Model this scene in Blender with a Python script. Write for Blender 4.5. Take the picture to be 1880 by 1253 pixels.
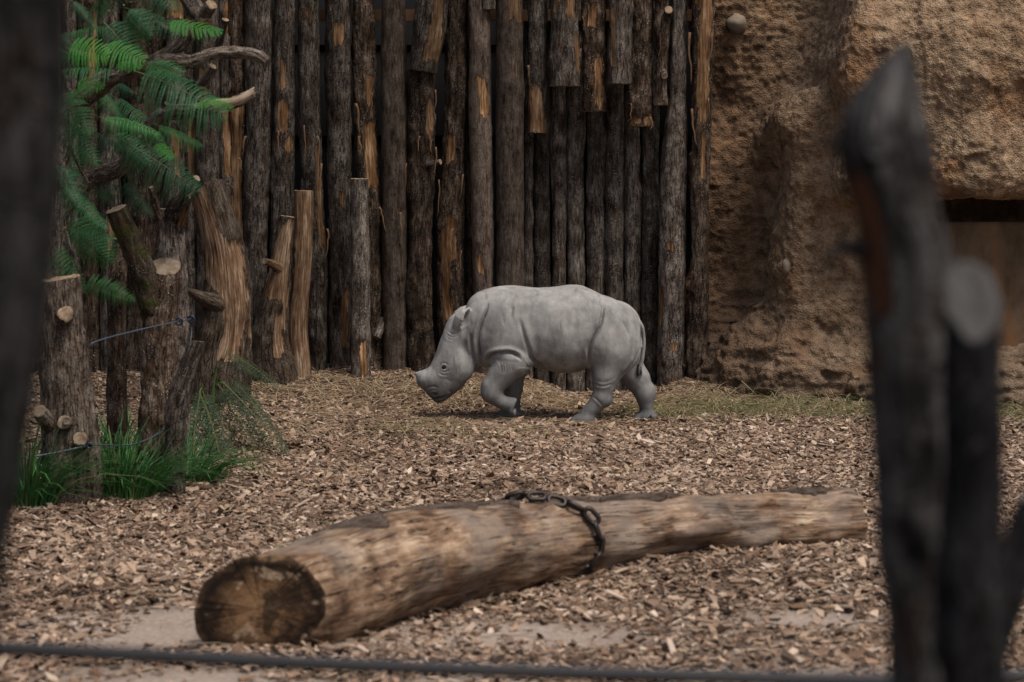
import bpy, math, random
import numpy as np
from mathutils import Vector, Matrix

random.seed(7)
SC = bpy.context.scene
COL = SC.collection
for o in list(bpy.data.objects):
    bpy.data.objects.remove(o)

# ---------------------------------------------------------------- camera
CAM_H = 1.82
FPX = 4411.0                       # focal length in pixels of the 1880 px wide photograph
PITCH = math.atan((626.5 - 300.0) / FPX)
cam_d = bpy.data.cameras.new('camera')
cam_d.sensor_width = 36.0
cam_d.lens = FPX / 1880.0 * 36.0
cam_d.clip_start = 0.1
cam_d.clip_end = 400.0
cam_d.dof.use_dof = True
cam_d.dof.focus_distance = 16.75
cam_d.dof.aperture_fstop = 3.2
cam = bpy.data.objects.new('camera', cam_d)
COL.objects.link(cam)
cam.location = (0, 0, CAM_H)
cam.rotation_euler = (math.pi / 2 - PITCH, 0, 0)
SC.camera = cam

# ---------------------------------------------------------------- world, sun, exposure
SUN_EL, SUN_AZ = math.radians(62), math.radians(138)      # azimuth clockwise from +Y
w = bpy.data.worlds.new('World')
SC.world = w
w.use_nodes = True
nt = w.node_tree
nt.nodes.clear()
out = nt.nodes.new('ShaderNodeOutputWorld')
bg = nt.nodes.new('ShaderNodeBackground')
sky = nt.nodes.new('ShaderNodeTexSky')
sky.sky_type = 'NISHITA'
sky.sun_disc = False
sky.sun_elevation = SUN_EL
sky.sun_rotation = SUN_AZ
sky.air_density = 1.0
sky.dust_density = 5.0
sky.ozone_density = 1.0
bg.inputs['Strength'].default_value = 0.05
nt.links.new(sky.outputs[0], bg.inputs[0])
nt.links.new(bg.outputs[0], out.inputs[0])

sun_d = bpy.data.lights.new('sun', 'SUN')
sun_d.energy = 1.5
sun_d.angle = math.radians(24)
sun_d.color = (1.0, 0.94, 0.86)
sun = bpy.data.objects.new('sun', sun_d)
COL.objects.link(sun)
sdir = Vector((math.sin(SUN_AZ) * math.cos(SUN_EL), math.cos(SUN_AZ) * math.cos(SUN_EL), math.sin(SUN_EL)))
sun.rotation_euler = sdir.to_track_quat('Z', 'Y').to_euler()
sun.location = (3, 5, 12)

SC.view_settings.view_transform = 'Standard'
SC.view_settings.look = 'None'
SC.view_settings.gamma = 1.0
SC.view_settings.exposure = 1.13
SC.view_settings.use_curve_mapping = False
SC.render.engine = 'CYCLES'
SC.cycles.use_denoising = True
SC.cycles.denoiser = 'OPENIMAGEDENOISE'
SC.cycles.denoising_prefilter = 'ACCURATE'
SC.cycles.use_adaptive_sampling = False
SC.cycles.max_bounces = 6
SC.cycles.transparent_max_bounces = 8

# ---------------------------------------------------------------- helpers: space
CP, SP = math.cos(PITCH), math.sin(PITCH)
def at(px, py, Y):
    """world point on the plane y = Y seen at photograph pixel (px, py)"""
    a = (px - 940.0) / FPX
    b = (626.5 - py) / FPX
    dy = CP + b * SP
    dz = -SP + b * CP
    k = Y / dy
    return np.array((a * k, Y, CAM_H + dz * k))
def sstep(a, b, x):
    t = np.clip((x - a) / (b - a), 0, 1)
    return t * t * (3 - 2 * t)

# ---------------------------------------------------------------- helpers: noise
_TAB = np.random.RandomState(4242).uniform(-1, 1, 64 ** 3).astype(np.float32)
def vnoise(p, seed=0):
    """value noise, about -1..1, p (n,3)"""
    p = np.asarray(p, np.float32)
    i = np.floor(p)
    f = p - i
    i = i.astype(np.int32)
    u = f * f * f * (f * (f * 6 - 15) + 10)
    sx, sy, sz = (seed * 17) & 63, (seed * 29) & 63, (seed * 43) & 63
    x0 = (i[:, 0] + sx) & 63; x1 = (x0 + 1) & 63
    y0 = (i[:, 1] + sy) & 63; y1 = (y0 + 1) & 63
    z0 = (i[:, 2] + sz) & 63; z1 = (z0 + 1) & 63
    y0 = y0 << 6; y1 = y1 << 6; z0 = z0 << 12; z1 = z1 << 12
    ux, uy, uz = u[:, 0], u[:, 1], u[:, 2]
    def row(y, z):
        b = y + z
        a = _TAB[x0 + b]
        return a + (_TAB[x1 + b] - a) * ux
    a = row(y0, z0); a = a + (row(y1, z0) - a) * uy
    b = row(y0, z1); b = b + (row(y1, z1) - b) * uy
    return a + (b - a) * uz
ROT = np.array(((0.36, 0.48, -0.8), (-0.8, 0.6, 0.0), (0.48, 0.64, 0.6)), np.float32)
def fbm(p, octv=3, seed=0, gain=0.5):
    p = np.asarray(p, np.float32)
    r, a, t = 0, 1.0, 0
    for k in range(octv):
        r = r + a * vnoise(p, seed + k)
        t += a
        a *= gain
        p = p @ ROT * 2.03 + 11.3
    return r / t
def afbm(p, octv=3, seed=0, gain=0.5):
    """the same without turning the axes (for grain)"""
    p = np.asarray(p, np.float32)
    r, a, t = 0, 1.0, 0
    for k in range(octv):
        r = r + a * vnoise(p, seed + k)
        t += a
        a *= gain
        p = p * 2.03 + 11.3
    return r / t

# ---------------------------------------------------------------- helpers: meshes and objects
def mesh_np(name, V, quads=None, tris=None, smooth=True, midx=None, attrs=None, vattrs=None):
    V = np.ascontiguousarray(V, np.float32)
    quads = np.zeros((0, 4), np.int32) if quads is None else np.asarray(quads, np.int32)
    tris = np.zeros((0, 3), np.int32) if tris is None else np.asarray(tris, np.int32)
    me = bpy.data.meshes.new(name)
    me.vertices.add(len(V))
    me.vertices.foreach_set('co', V.ravel())
    nl = quads.size + tris.size
    me.loops.add(nl)
    me.loops.foreach_set('vertex_index', np.concatenate((quads.ravel(), tris.ravel())).astype(np.int32))
    npoly = len(quads) + len(tris)
    me.polygons.add(npoly)
    ls = np.concatenate((np.arange(len(quads)) * 4, quads.size + np.arange(len(tris)) * 3)).astype(np.int32)
    me.polygons.foreach_set('loop_start', ls)
    me.polygons.foreach_set('use_smooth', np.full(npoly, smooth, bool))
    if midx is not None:
        me.polygons.foreach_set('material_index', np.asarray(midx, np.int32))
    for k, a in (attrs or {}).items():
        at_ = me.attributes.new(k, 'FLOAT', 'POINT')
        at_.data.foreach_set('value', np.ascontiguousarray(a, np.float32))
    for k, a in (vattrs or {}).items():
        at_ = me.attributes.new(k, 'FLOAT_VECTOR', 'POINT')
        at_.data.foreach_set('vector', np.ascontiguousarray(a, np.float32).ravel())
    me.update(calc_edges=True)
    return me
def obj(name, me, mats=None, parent=None):
    o = bpy.data.objects.new(name, me)
    COL.objects.link(o)
    if mats is not None and me is not None and len(me.materials) == 0:
        for m in (mats if isinstance(mats, (list, tuple)) else [mats]):
            me.materials.append(m)
    if parent is not None:
        o.parent = parent
    return o
def tag(o, label=None, cat=None, group=None, kind=None):
    if label: o['label'] = label
    if cat: o['category'] = cat
    if group: o['group'] = group
    if kind: o['kind'] = kind
    return o
def thing(name, label, cat, loc=(0, 0, 0), group=None):
    o = bpy.data.objects.new(name, None)
    o.empty_display_size = 0.1
    COL.objects.link(o)
    o.location = Vector(loc)
    return tag(o, label, cat, group)
def shift(me, loc):
    """mesh made in world space -> local to its thing"""
    me.transform(Matrix.Translation(-Vector(loc)))
    return me

def catmull(P, n):
    P = np.asarray(P, float)
    if len(P) == 2:
        t = np.linspace(0, 1, n)[:, None]
        return P[0] * (1 - t) + P[1] * t
    d = np.r_[0, np.cumsum(np.linalg.norm(np.diff(P[:, :3], axis=0), axis=1))]
    Q = np.vstack((2 * P[0] - P[1], P, 2 * P[-1] - P[-2]))
    s = np.linspace(0, d[-1], n)
    k = np.clip(np.searchsorted(d, s, side='right') - 1, 0, len(P) - 2)
    t = ((s - d[k]) / np.maximum(d[k + 1] - d[k], 1e-9))[:, None]
    p0, p1, p2, p3 = Q[k], Q[k + 1], Q[k + 2], Q[k + 3]
    h = (d[k + 1] - d[k])[:, None]
    dd = np.r_[1e9, np.diff(d), 1e9]
    hp = np.where(dd[k] > 1e8, h[:, 0], dd[k])[:, None]
    hn = np.where(dd[k + 2] > 1e8, h[:, 0], dd[k + 2])[:, None]
    m1 = (p2 - p0) / (h + hp) * h
    m2 = (p3 - p1) / (h + hn) * h
    t2, t3 = t * t, t * t * t
    return (2 * t3 - 3 * t2 + 1) * p1 + (t3 - 2 * t2 + t) * m1 + (-2 * t3 + 3 * t2) * p2 + (t3 - t2) * m2

def wood(name, pts, radii, seed, nseg=36, dl=0.022, lump=0.010, bark=0.005, freq=1.0, bare=(), bare_auto=0.0,
         bare_all=False, slant0=None, slant1=None, cap0=True, cap1=True, knots=3, tone=1.0, ref=(0, -1, 0), squash=None,
         furrow=1.0, flare=0.0, frac1=0.0):
    """a log, trunk, limb or post along pts: bark relief, stripped patches, sawn ends.
    theta 0 faces ref; bare: (u, s0, s1, half) - u = sideways place -1..1 on the side facing ref, s along 0..1"""
    rng = np.random.RandomState(seed)
    pts = np.asarray(pts, float)
    L = np.linalg.norm(np.diff(pts, axis=0), axis=1).sum()
    n = max(6, int(L / dl) + 1)
    PR = catmull(np.c_[pts, np.asarray(radii, float)], n)
    C, R = PR[:, :3], PR[:, 3]
    T = np.gradient(C, axis=0)
    T /= np.linalg.norm(T, axis=1)[:, None]
    N = np.zeros_like(T)
    v = np.asarray(ref, float)
    for i in range(n):
        v = v - T[i] * v.dot(T[i])
        v /= np.linalg.norm(v)
        N[i] = v
    B = np.cross(N, T)
    s = np.r_[0, np.cumsum(np.linalg.norm(np.diff(C, axis=0), axis=1))]
    Lt = s[-1]
    th = np.linspace(0, 2 * math.pi, nseg, endpoint=False)
    TH, S = np.meshgrid(th, s)
    RR = np.repeat(R[:, None], nseg, 1)
    rm = float(np.mean(R))
    off = rng.uniform(-40, 40, 3)
    q = np.stack((rm * np.cos(TH), rm * np.sin(TH), S), -1).reshape(-1, 3) + off
    d = lump * fbm(q * np.array((6, 6, 2.2)), 3, seed)
    fr = np.array((38, 38, 6.5)) * freq
    rid = 1 - 2 * np.abs(afbm(q * fr, 2, seed + 5))
    fl = afbm(q * np.array((60, 60, 30)) * freq, 2, seed + 9)
    bd = bark * (furrow * rid + 0.6 * fl)
    bm = np.zeros(len(q))
    U = -np.sin(TH).ravel()
    front = np.cos(TH).ravel() > 0
    sn = (S / Lt).ravel()
    wob = afbm(q * np.array((14, 14, 4)), 3, seed + 21)
    for (u, s0, s1, hw) in bare:
        e = np.minimum(np.minimum(sn - s0, s1 - sn) * Lt / 0.10, 1.2)
        m = np.clip((1 - np.abs(U - u) / hw), -1, 1) * 2.2
        m = np.minimum(m, e * 1.3) + 1.1 * wob + .5 * afbm(q * np.array((40, 40, 5)), 2, seed + 27)
        bm = np.maximum(bm, np.where(front, sstep(0.0, 0.9, m), 0))
    if bare_auto > 0:
        m = afbm(q * np.array((9, 9, 1.6)), 3, seed + 33)
        bm = np.maximum(bm, sstep(0.0, 0.07, m - (0.55 - bare_auto)))
    if bare_all:
        bm[:] = 1
    grain = afbm(q * np.array((70, 70, 3.0)), 2, seed + 41)
    d = d + (1 - bm) * bd + bm * (-0.006 * (0 if bare_all else 1) + 0.0025 * grain)
    for _ in range(knots):
        kt, ks, kr = rng.uniform(-1.3, 1.3), rng.uniform(0.05, 0.95) * Lt, rng.uniform(0.025, 0.05)
        dx = (np.angle(np.exp(1j * (TH - kt))) * rm).ravel()
        rr = np.sqrt(dx ** 2 + ((S.ravel() - ks) * 0.6) ** 2)
        d = d + 0.016 * np.exp(-(rr / kr) ** 2) - 0.014 * np.exp(-(rr / (0.35 * kr)) ** 2)
    if flare:
        d = d + flare * np.exp(-S.ravel() / 0.22) * (0.6 + 0.5 * np.cos(3 * TH.ravel() + seed))
    if frac1:      # splintered far end
        fz = afbm(np.stack((np.cos(TH) * 9, np.sin(TH) * 9, TH * 0), -1).reshape(-1, 3) + seed, 2, seed + 3)
    rad = RR.ravel() + d
    cx, sx = np.cos(TH).ravel()[:, None], np.sin(TH).ravel()[:, None]
    rep = lambda A: np.repeat(A, nseg, 0)
    if squash is not None:
        off3 = rad[:, None] * (cx * rep(N) * squash[0] + sx * rep(B) * squash[1])
    else:
        off3 = rad[:, None] * (cx * rep(N) + sx * rep(B))
    V = rep(C) + off3
    if slant1 is not None:
        wgt = np.clip((S.ravel() - (Lt - 6 * R[-1])) / (6 * R[-1]), 0, 1)
        V += rep(T) * (off3 @ np.asarray(slant1, float) * wgt)[:, None]
    if slant0 is not None:
        wgt = np.clip(((6 * R[0]) - S.ravel()) / (6 * R[0]), 0, 1)
        V += rep(T) * (off3 @ np.asarray(slant0, float) * wgt)[:, None]
    if frac1:
        wgt = np.clip((S.ravel() - (Lt - 0.25)) / 0.25, 0, 1) ** 2
        V += rep(T) * (frac1 * fz * wgt)[:, None]
    idx = np.arange(n * nseg).reshape(n, nseg)
    a, b = idx[:-1], idx[1:]
    quads = np.stack((a, np.roll(a, -1, 1), np.roll(b, -1, 1), b), -1).reshape(-1, 4)
    midx = [np.zeros(len(quads), int)]
    VV, QQ, TT, GG, BM = [V], [quads], [], [q], [bm]
    base = len(V)
    tm = []
    for end, on in ((0, cap0), (n - 1, cap1)):
        if not on:
            continue
        ring = V[end * nseg:(end + 1) * nseg]
        c = ring.mean(0)
        gq = q[end * nseg:(end + 1) * nseg]
        gc = gq.mean(0)
        rows = []
        for k, f in enumerate((1.0, 0.93, 0.6, 0.3)):
            P = c + (ring - c) * f
            jit = vnoise(P * 40 + seed, seed + 3) * (0.004 if f < 1 else 0)
            P = P + T[end] * jit[:, None] + (T[end] * (0.004 if end else -0.004) if k == 1 else 0)
            rows.append(P); VV.append(P); GG.append(gc + (gq - gc) * f); BM.append(np.zeros(nseg))
        VV.append(c[None]); GG.append(gc[None]); BM.append(np.zeros(1))
        ii = base + np.arange(4 * nseg).reshape(4, nseg)
        for k in range(3):
            o_, i_ = ii[k], ii[k + 1]
            qd = np.stack((o_, np.roll(o_, -1), np.roll(i_, -1), i_), -1)
            if end == 0: qd = qd[:, ::-1]
            QQ.append(qd); midx.append(np.ones(nseg, int))
        tr = np.stack((ii[3], np.roll(ii[3], -1), np.full(nseg, base + 4 * nseg)), -1)
        if end == 0: tr = tr[:, ::-1]
        TT.append(tr); tm.append(np.ones(nseg, int))
        base += 4 * nseg + 1
    V = np.vstack(VV)
    quads = np.vstack(QQ)
    tris = np.vstack(TT) if TT else None
    G, BM = np.vstack(GG), np.concatenate(BM)
    ctr = np.tile(off, (len(V), 1))
    me = mesh_np(name, V, quads, tris, True, np.concatenate(midx + tm),
                 {'bare': BM, 'tone': np.full(len(V), tone)}, {'grain': G, 'core': G - ctr})
    return me

# ---------------------------------------------------------------- helpers: implicit surfaces
def surface_nets(F, org, h):
    F = F.astype(np.float32)
    nx, ny, nz = F.shape
    neg = F < 0
    cnt = np.zeros((nx - 1, ny - 1, nz - 1), np.uint8)
    for dx in (0, 1):
        for dy in (0, 1):
            for dz in (0, 1):
                cnt += neg[dx:nx - 1 + dx, dy:ny - 1 + dy, dz:nz - 1 + dz]
    act = (cnt > 0) & (cnt < 8)
    I = np.argwhere(act)
    vid = np.full(act.shape, -1, np.int64)
    vid[act] = np.arange(len(I))
    acc = np.zeros((len(I), 3)); num = np.zeros(len(I))
    cr = [(0,0,0),(1,0,0),(0,1,0),(1,1,0),(0,0,1),(1,0,1),(0,1,1),(1,1,1)]
    val = [F[I[:, 0] + c[0], I[:, 1] + c[1], I[:, 2] + c[2]] for c in cr]
    for a in range(8):
        for b in range(a + 1, 8):
            if sum(abs(cr[a][k] - cr[b][k]) for k in range(3)) != 1: continue
            m = (val[a] < 0) != (val[b] < 0)
            t = np.where(m, val[a] / np.where(m, val[a] - val[b], 1), 0)
            pa, pb = np.array(cr[a]), np.array(cr[b])
            acc += np.where(m[:, None], pa + (pb - pa) * t[:, None], 0)
            num += m
    V = np.asarray(org) + (I + acc / num[:, None]) * h
    Q = []
    for ax in range(3):
        sl0 = [slice(None)] * 3; sl1 = [slice(None)] * 3
        sl0[ax] = slice(0, -1); sl1[ax] = slice(1, None)
        a, b = neg[tuple(sl0)], neg[tuple(sl1)]
        E = np.argwhere(a != b)
        o1, o2 = (ax + 1) % 3, (ax + 2) % 3
        ok = (E[:, o1] > 0) & (E[:, o2] > 0) & (E[:, o1] < F.shape[o1] - 1) & (E[:, o2] < F.shape[o2] - 1)
        E = E[ok]
        ina = a[tuple(E.T)]
        def cell(d1, d2):
            c = E.copy(); c[:, o1] += d1; c[:, o2] += d2
            return vid[tuple(c.T)]
        q = np.stack((cell(-1, -1), cell(0, -1), cell(0, 0), cell(-1, 0)), -1)
        q[~ina] = q[~ina][:, ::-1]
        Q.append(q)
    return V, np.vstack(Q)
def grid_points(lo, hi, h):
    ax = [np.arange(lo[k], hi[k] + h, h, dtype=np.float32) for k in range(3)]
    X, Y, Z = np.meshgrid(*ax, indexing='ij')
    return np.stack((X.ravel(), Y.ravel(), Z.ravel()), -1), X.shape
def subdivide(V, Q):
    me = mesh_np('tmp', V, Q)
    o = bpy.data.objects.new('tmp', me)
    COL.objects.link(o)
    md = o.modifiers.new('s', 'SUBSURF'); md.levels = 1
    dg = bpy.context.evaluated_depsgraph_get()
    m2 = bpy.data.meshes.new_from_object(o.evaluated_get(dg))
    co = np.empty(len(m2.vertices) * 3, np.float32); m2.vertices.foreach_get('co', co)
    li = np.empty(len(m2.loops), np.int32); m2.loops.foreach_get('vertex_index', li)
    bpy.data.objects.remove(o); bpy.data.meshes.remove(me); bpy.data.meshes.remove(m2)
    return co.reshape(-1, 3), li.reshape(-1, 4)
def implicit_mesh(f, lo, hi, h, sub=True, iters=1):
    P, sh = grid_points(lo, hi, h)
    F = np.concatenate([f(c) for c in np.array_split(P, max(1, len(P) // 400000))]).reshape(sh)
    V, Q = surface_nets(F, lo, h)
    if sub:
        V, Q = subdivide(V, Q)
    for _ in range(iters):
        e = h * 0.15
        f0 = f(V)
        g = np.stack([f(V + np.eye(3)[k] * e) - f(V - np.eye(3)[k] * e) for k in range(3)], -1) / (2 * e)
        step = (f0 / np.maximum((g ** 2).sum(1), 0.05))[:, None] * g
        ln = np.linalg.norm(step, axis=1)[:, None]
        V = V - step * np.minimum(1, 0.5 * h / np.maximum(ln, 1e-9))
    return V.astype(np.float32), Q
def vnormals(V, Q):
    n = np.cross(V[Q[:, 2]] - V[Q[:, 0]], V[Q[:, 3]] - V[Q[:, 1]])
    N = np.zeros_like(V)
    for k in range(4):
        np.add.at(N, Q[:, k], n)
    return N / np.maximum(np.linalg.norm(N, axis=1)[:, None], 1e-12)
def smin(a, b, k):
    h = np.maximum(k - np.abs(a - b), 0) / k
    return np.minimum(a, b) - h * h * k * 0.25
def smax(a, b, k):
    return -smin(-a, -b, k)
# ---------------------------------------------------------------- materials
class Mat:
    def __init__(self, name):
        self.m = bpy.data.materials.new(name)
        self.m.use_nodes = True
        self.t = self.m.node_tree
        self.t.nodes.clear()
        self.out = self.t.nodes.new('ShaderNodeOutputMaterial')
        self.b = self.t.nodes.new('ShaderNodeBsdfPrincipled')
        self.link(self.b.outputs[0], self.out.inputs[0])
    def link(self, a, b): self.t.links.new(a, b)
    def put(self, sock, v):
        if isinstance(v, bpy.types.NodeSocket): self.link(v, sock)
        elif isinstance(v, (tuple, list)) and len(v) == 3 and sock.type == 'RGBA': sock.default_value = (*v, 1)
        else: sock.default_value = v
    def attr(self, name, vec=False):
        n = self.t.nodes.new('ShaderNodeAttribute'); n.attribute_name = name
        return n.outputs['Vector'] if vec else n.outputs['Fac']
    def objco(self): return self.t.nodes.new('ShaderNodeTexCoord').outputs['Object']
    def objrand(self): return self.t.nodes.new('ShaderNodeObjectInfo').outputs['Random']
    def pos(self): return self.t.nodes.new('ShaderNodeNewGeometry').outputs['Position']
    def map(self, v, s=(1, 1, 1), loc=(0, 0, 0), rot=(0, 0, 0)):
        n = self.t.nodes.new('ShaderNodeMapping')
        self.link(v, n.inputs[0]); n.inputs['Scale'].default_value = s; n.inputs['Location'].default_value = loc; n.inputs['Rotation'].default_value = rot
        return n.outputs[0]
    def noise(self, v, scale, detail=4, rough=0.55, dist=0.0):
        n = self.t.nodes.new('ShaderNodeTexNoise')
        self.link(v, n.inputs['Vector']); n.inputs['Scale'].default_value = scale
        n.inputs['Detail'].default_value = detail; n.inputs['Roughness'].default_value = rough; n.inputs['Distortion'].default_value = dist
        return n.outputs['Fac']
    def voro(self, v, scale, feature='F1', rnd=1.0, out='Distance'):
        n = self.t.nodes.new('ShaderNodeTexVoronoi'); n.feature = feature
        self.link(v, n.inputs['Vector']); n.inputs['Scale'].default_value = scale; n.inputs['Randomness'].default_value = rnd
        return n.outputs[out]
    def ramp(self, f, stops, interp='LINEAR'):
        n = self.t.nodes.new('ShaderNodeValToRGB'); n.color_ramp.interpolation = interp
        self.put(n.inputs[0], f)
        e = n.color_ramp.elements
        while len(e) < len(stops): e.new(0.5)
        for k, (p, c) in enumerate(stops):
            e[k].position = p
            e[k].color = (*c, 1) if isinstance(c, (tuple, list)) else (c, c, c, 1)
        return n.outputs['Color']
    def mix(self, f, a, b, mode='MIX'):
        n = self.t.nodes.new('ShaderNodeMix'); n.data_type = 'RGBA'; n.blend_type = mode
        self.put(n.inputs[0], f); self.put(n.inputs[6], a); self.put(n.inputs[7], b)
        return n.outputs[2]
    def math(self, op, a, b=0.5, c=None, clamp=False):
        n = self.t.nodes.new('ShaderNodeMath'); n.operation = op; n.use_clamp = clamp
        self.put(n.inputs[0], a); self.put(n.inputs[1], b)
        if c is not None: self.put(n.inputs[2], c)
        return n.outputs[0]
    def vmath(self, op, a, b=None, out=0):
        n = self.t.nodes.new('ShaderNodeVectorMath'); n.operation = op
        self.put(n.inputs[0], a)
        if b is not None: self.put(n.inputs[1], b)
        return n.outputs['Value'] if op in ('LENGTH', 'DISTANCE', 'DOT_PRODUCT') else n.outputs[0]
    def remap(self, v, a, b, c=0.0, d=1.0):
        n = self.t.nodes.new('ShaderNodeMapRange')
        self.put(n.inputs[0], v)
        for k, x in enumerate((a, b, c, d)): n.inputs[k + 1].default_value = x
        return n.outputs[0]
    def bump(self, h, strength=0.5, dist=0.01, normal=None):
        n = self.t.nodes.new('ShaderNodeBump')
        self.put(n.inputs['Height'], h); n.inputs['Strength'].default_value = strength; n.inputs['Distance'].default_value = dist
        if normal is not None: self.link(normal, n.inputs['Normal'])
        return n.outputs[0]
    def fin(self, col, rough=0.8, normal=None, spec=0.3, **kw):
        self.put(self.b.inputs['Base Color'], col); self.put(self.b.inputs['Roughness'], rough)
        self.b.inputs['Specular IOR Level'].default_value = spec
        if normal is not None: self.link(normal, self.b.inputs['Normal'])
        for k, v in kw.items(): self.put(self.b.inputs[k], v)
        return self.m

def bark_mat(name, dark, mid, light, lichen=0.3, bare_cols=None, rough=0.85, crack=1.0, moss=0.0, wet=0.06):
    M = Mat(name)
    g = M.attr('grain', True)
    n1 = M.noise(M.map(g, (1, 1, .28)), 26, 8, .66)
    n2 = M.noise(g, 7, 4, .6)
    n3 = M.noise(M.map(g, (1, 1, .45)), 130, 4, .7)
    f = M.math('ADD', M.math('MULTIPLY', n1, .62), M.math('MULTIPLY', n2, .42))
    col = M.ramp(f, [(.36, dark), (.50, mid), (.70, light)])
    col = M.mix(M.remap(n3, .35, .7), M.mix(1.0, col, (.62, .60, .58), 'MULTIPLY'), col)
    # cross-cracks and furrows
    c1 = M.noise(M.map(g, (1, 1, .09)), 58, 3, .5, .3)
    ck = M.math('MULTIPLY', M.remap(M.math('ABSOLUTE', M.math('SUBTRACT', c1, .5)), .0, .035, 1, 0), crack, clamp=True)
    c2 = M.voro(M.map(g, (1, 1, .55)), 30, 'DISTANCE_TO_EDGE')
    ck2 = M.math('MULTIPLY', M.remap(c2, .0, .06, 1, 0), .5 * crack, clamp=True)
    col = M.mix(M.math('MAXIMUM', ck, ck2), col, (.008, .006, .005))
    # rusty patches where outer bark flaked off
    fl = M.remap(M.noise(M.map(g, (1, 1, .35)), 17, 5, .65), .58, .66)
    col = M.mix(M.math('MULTIPLY', fl, .55), col, (.060, .028, .014))
    # lichen specks
    ls = M.remap(M.noise(g, 95, 3, .6), .60, .66)
    lp = M.remap(M.noise(g, 5, 3, .6), .42, .62)
    lk = M.math('MULTIPLY', M.math('MULTIPLY', ls, lp), lichen)
    col = M.mix(lk, col, (.33, .32, .29))
    if moss:
        mo = M.remap(M.noise(g, 12, 4, .6), .5, .62)
        col = M.mix(M.math('MULTIPLY', mo, moss), col, (.030, .035, .008))
    # stripped wood
    bc = bare_cols or [(.035, .016, .008), (.170, .090, .043), (.42, .27, .155)]
    w1 = M.noise(M.map(g, (1, 1, .06)), 75, 6, .65, .3)
    w2 = M.noise(M.map(g, (1, 1, .4)), 9, 6, .7)
    wf = M.math('ADD', M.math('MULTIPLY', w1, .55), M.math('MULTIPLY', w2, .45))
    wc = M.ramp(wf, [(.36, bc[0]), (.50, bc[1]), (.64, bc[2])])
    wc = M.mix(M.remap(M.objrand(), .25, .9, 0, .8), wc, M.mix(1.0, wc, (.62, .72, .85), 'MULTIPLY')) if bare_cols is None else wc
    wk = M.remap(M.noise(M.map(g, (1, 1, .05)), 60, 3, .5), .62, .67)
    wc = M.mix(M.math('MULTIPLY', wk, .7), wc, (.02, .011, .006))
    bare = M.attr('bare')
    edge = M.math('ADD', bare, M.math('MULTIPLY', M.math('SUBTRACT', M.noise(M.map(g, (1, 1, .22)), 48, 6, .75), .5), 2.6))
    bf = M.remap(edge, .42, .56)
    rim = M.math('MULTIPLY', M.remap(edge, .25, .42), M.remap(edge, .42, .56, 1, 0))
    col = M.mix(M.math('MULTIPLY', rim, .6), col, (.010, .007, .005))
    col = M.mix(bf, col, wc)
    tone = M.attr('tone')
    tv = M.t.nodes.new('ShaderNodeCombineXYZ')
    for k in range(3): M.link(tone, tv.inputs[k])
    col = M.mix(1.0, col, tv.outputs[0], 'MULTIPLY')
    hb = M.math('SUBTRACT', M.math('ADD', M.math('MULTIPLY', n1, 1.0), M.math('MULTIPLY', n3, .5)), M.math('MULTIPLY', M.math('MAXIMUM', ck, ck2), .6))
    hw = M.math('MULTIPLY', w1, .5)
    hm = M.t.nodes.new('ShaderNodeMix')
    M.put(hm.inputs[0], bf); M.put(hm.inputs[2], hb); M.put(hm.inputs[3], hw)
    nrm = M.bump(hm.outputs[0], .9, .012)
    return M.fin(col, rough, nrm, spec=wet)

def cut_mat(name, pale, dark, stain, dirt=0.3, edge=(.03, .02, .014)):
    """a sawn end: rings, radial checks, a dark rind"""
    M = Mat(name)
    c = M.attr('core', True)
    xy = M.map(c, (1, 1, 0))
    r = M.vmath('LENGTH', M.vmath('ADD', xy, M.vmath('SCALE', xy, None) if False else (0.006, 0.004, 0)))
    wv = M.math('ADD', r, M.math('MULTIPLY', M.noise(xy, 14, 3, .5), .02))
    ring = M.math('SINE', M.math('MULTIPLY', wv, 520.0))
    g = M.attr('grain', True)
    n = M.noise(g, 18, 5, .65)
    col = M.ramp(n, [(.32, dark), (.58, pale)])
    col = M.mix(M.remap(ring, -.2, 1, 0, .35), col, stain)
    col = M.mix(M.math('MULTIPLY', M.remap(M.noise(g, 7, 4, .6), .46, .6), dirt), col, edge)
    dirn = M.vmath('NORMALIZE', xy)
    ck = M.remap(M.math('ABSOLUTE', M.math('SUBTRACT', M.noise(M.vmath('ADD', dirn, M.map(g, (.0, .0, 1))), 3.2, 3, .6), .5)), .0, .016, 1, 0)
    ck = M.math('MULTIPLY', M.math('MULTIPLY', ck, M.remap(M.noise(xy, 16, 2), .40, .52)), .85, clamp=True)
    col = M.mix(ck, col, (.010, .007, .005))
    saw = M.math('SUBTRACT', M.noise(M.map(g, (1, .05, .05), rot=(0, 0, .5)), 160, 2), ck)
    nrm = M.bump(M.math('ADD', M.math('MULTIPLY', ring, .15), saw), .35, .004)
    return M.fin(col, .8, nrm, spec=.25)

def plain(name, col, rough=.6, spec=.3, metal=0.0, var=0.0, scale=20, bump=0.0):
    M = Mat(name)
    o = M.objco()
    n = M.noise(o, scale, 5, .6)
    c = col
    if var:
        c = M.mix(n, tuple(x * (1 - var) for x in col), tuple(x * (1 + var) for x in col))
    nrm = M.bump(n, .5, bump) if bump else None
    return M.fin(c, rough, nrm, spec, Metallic=metal)

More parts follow.
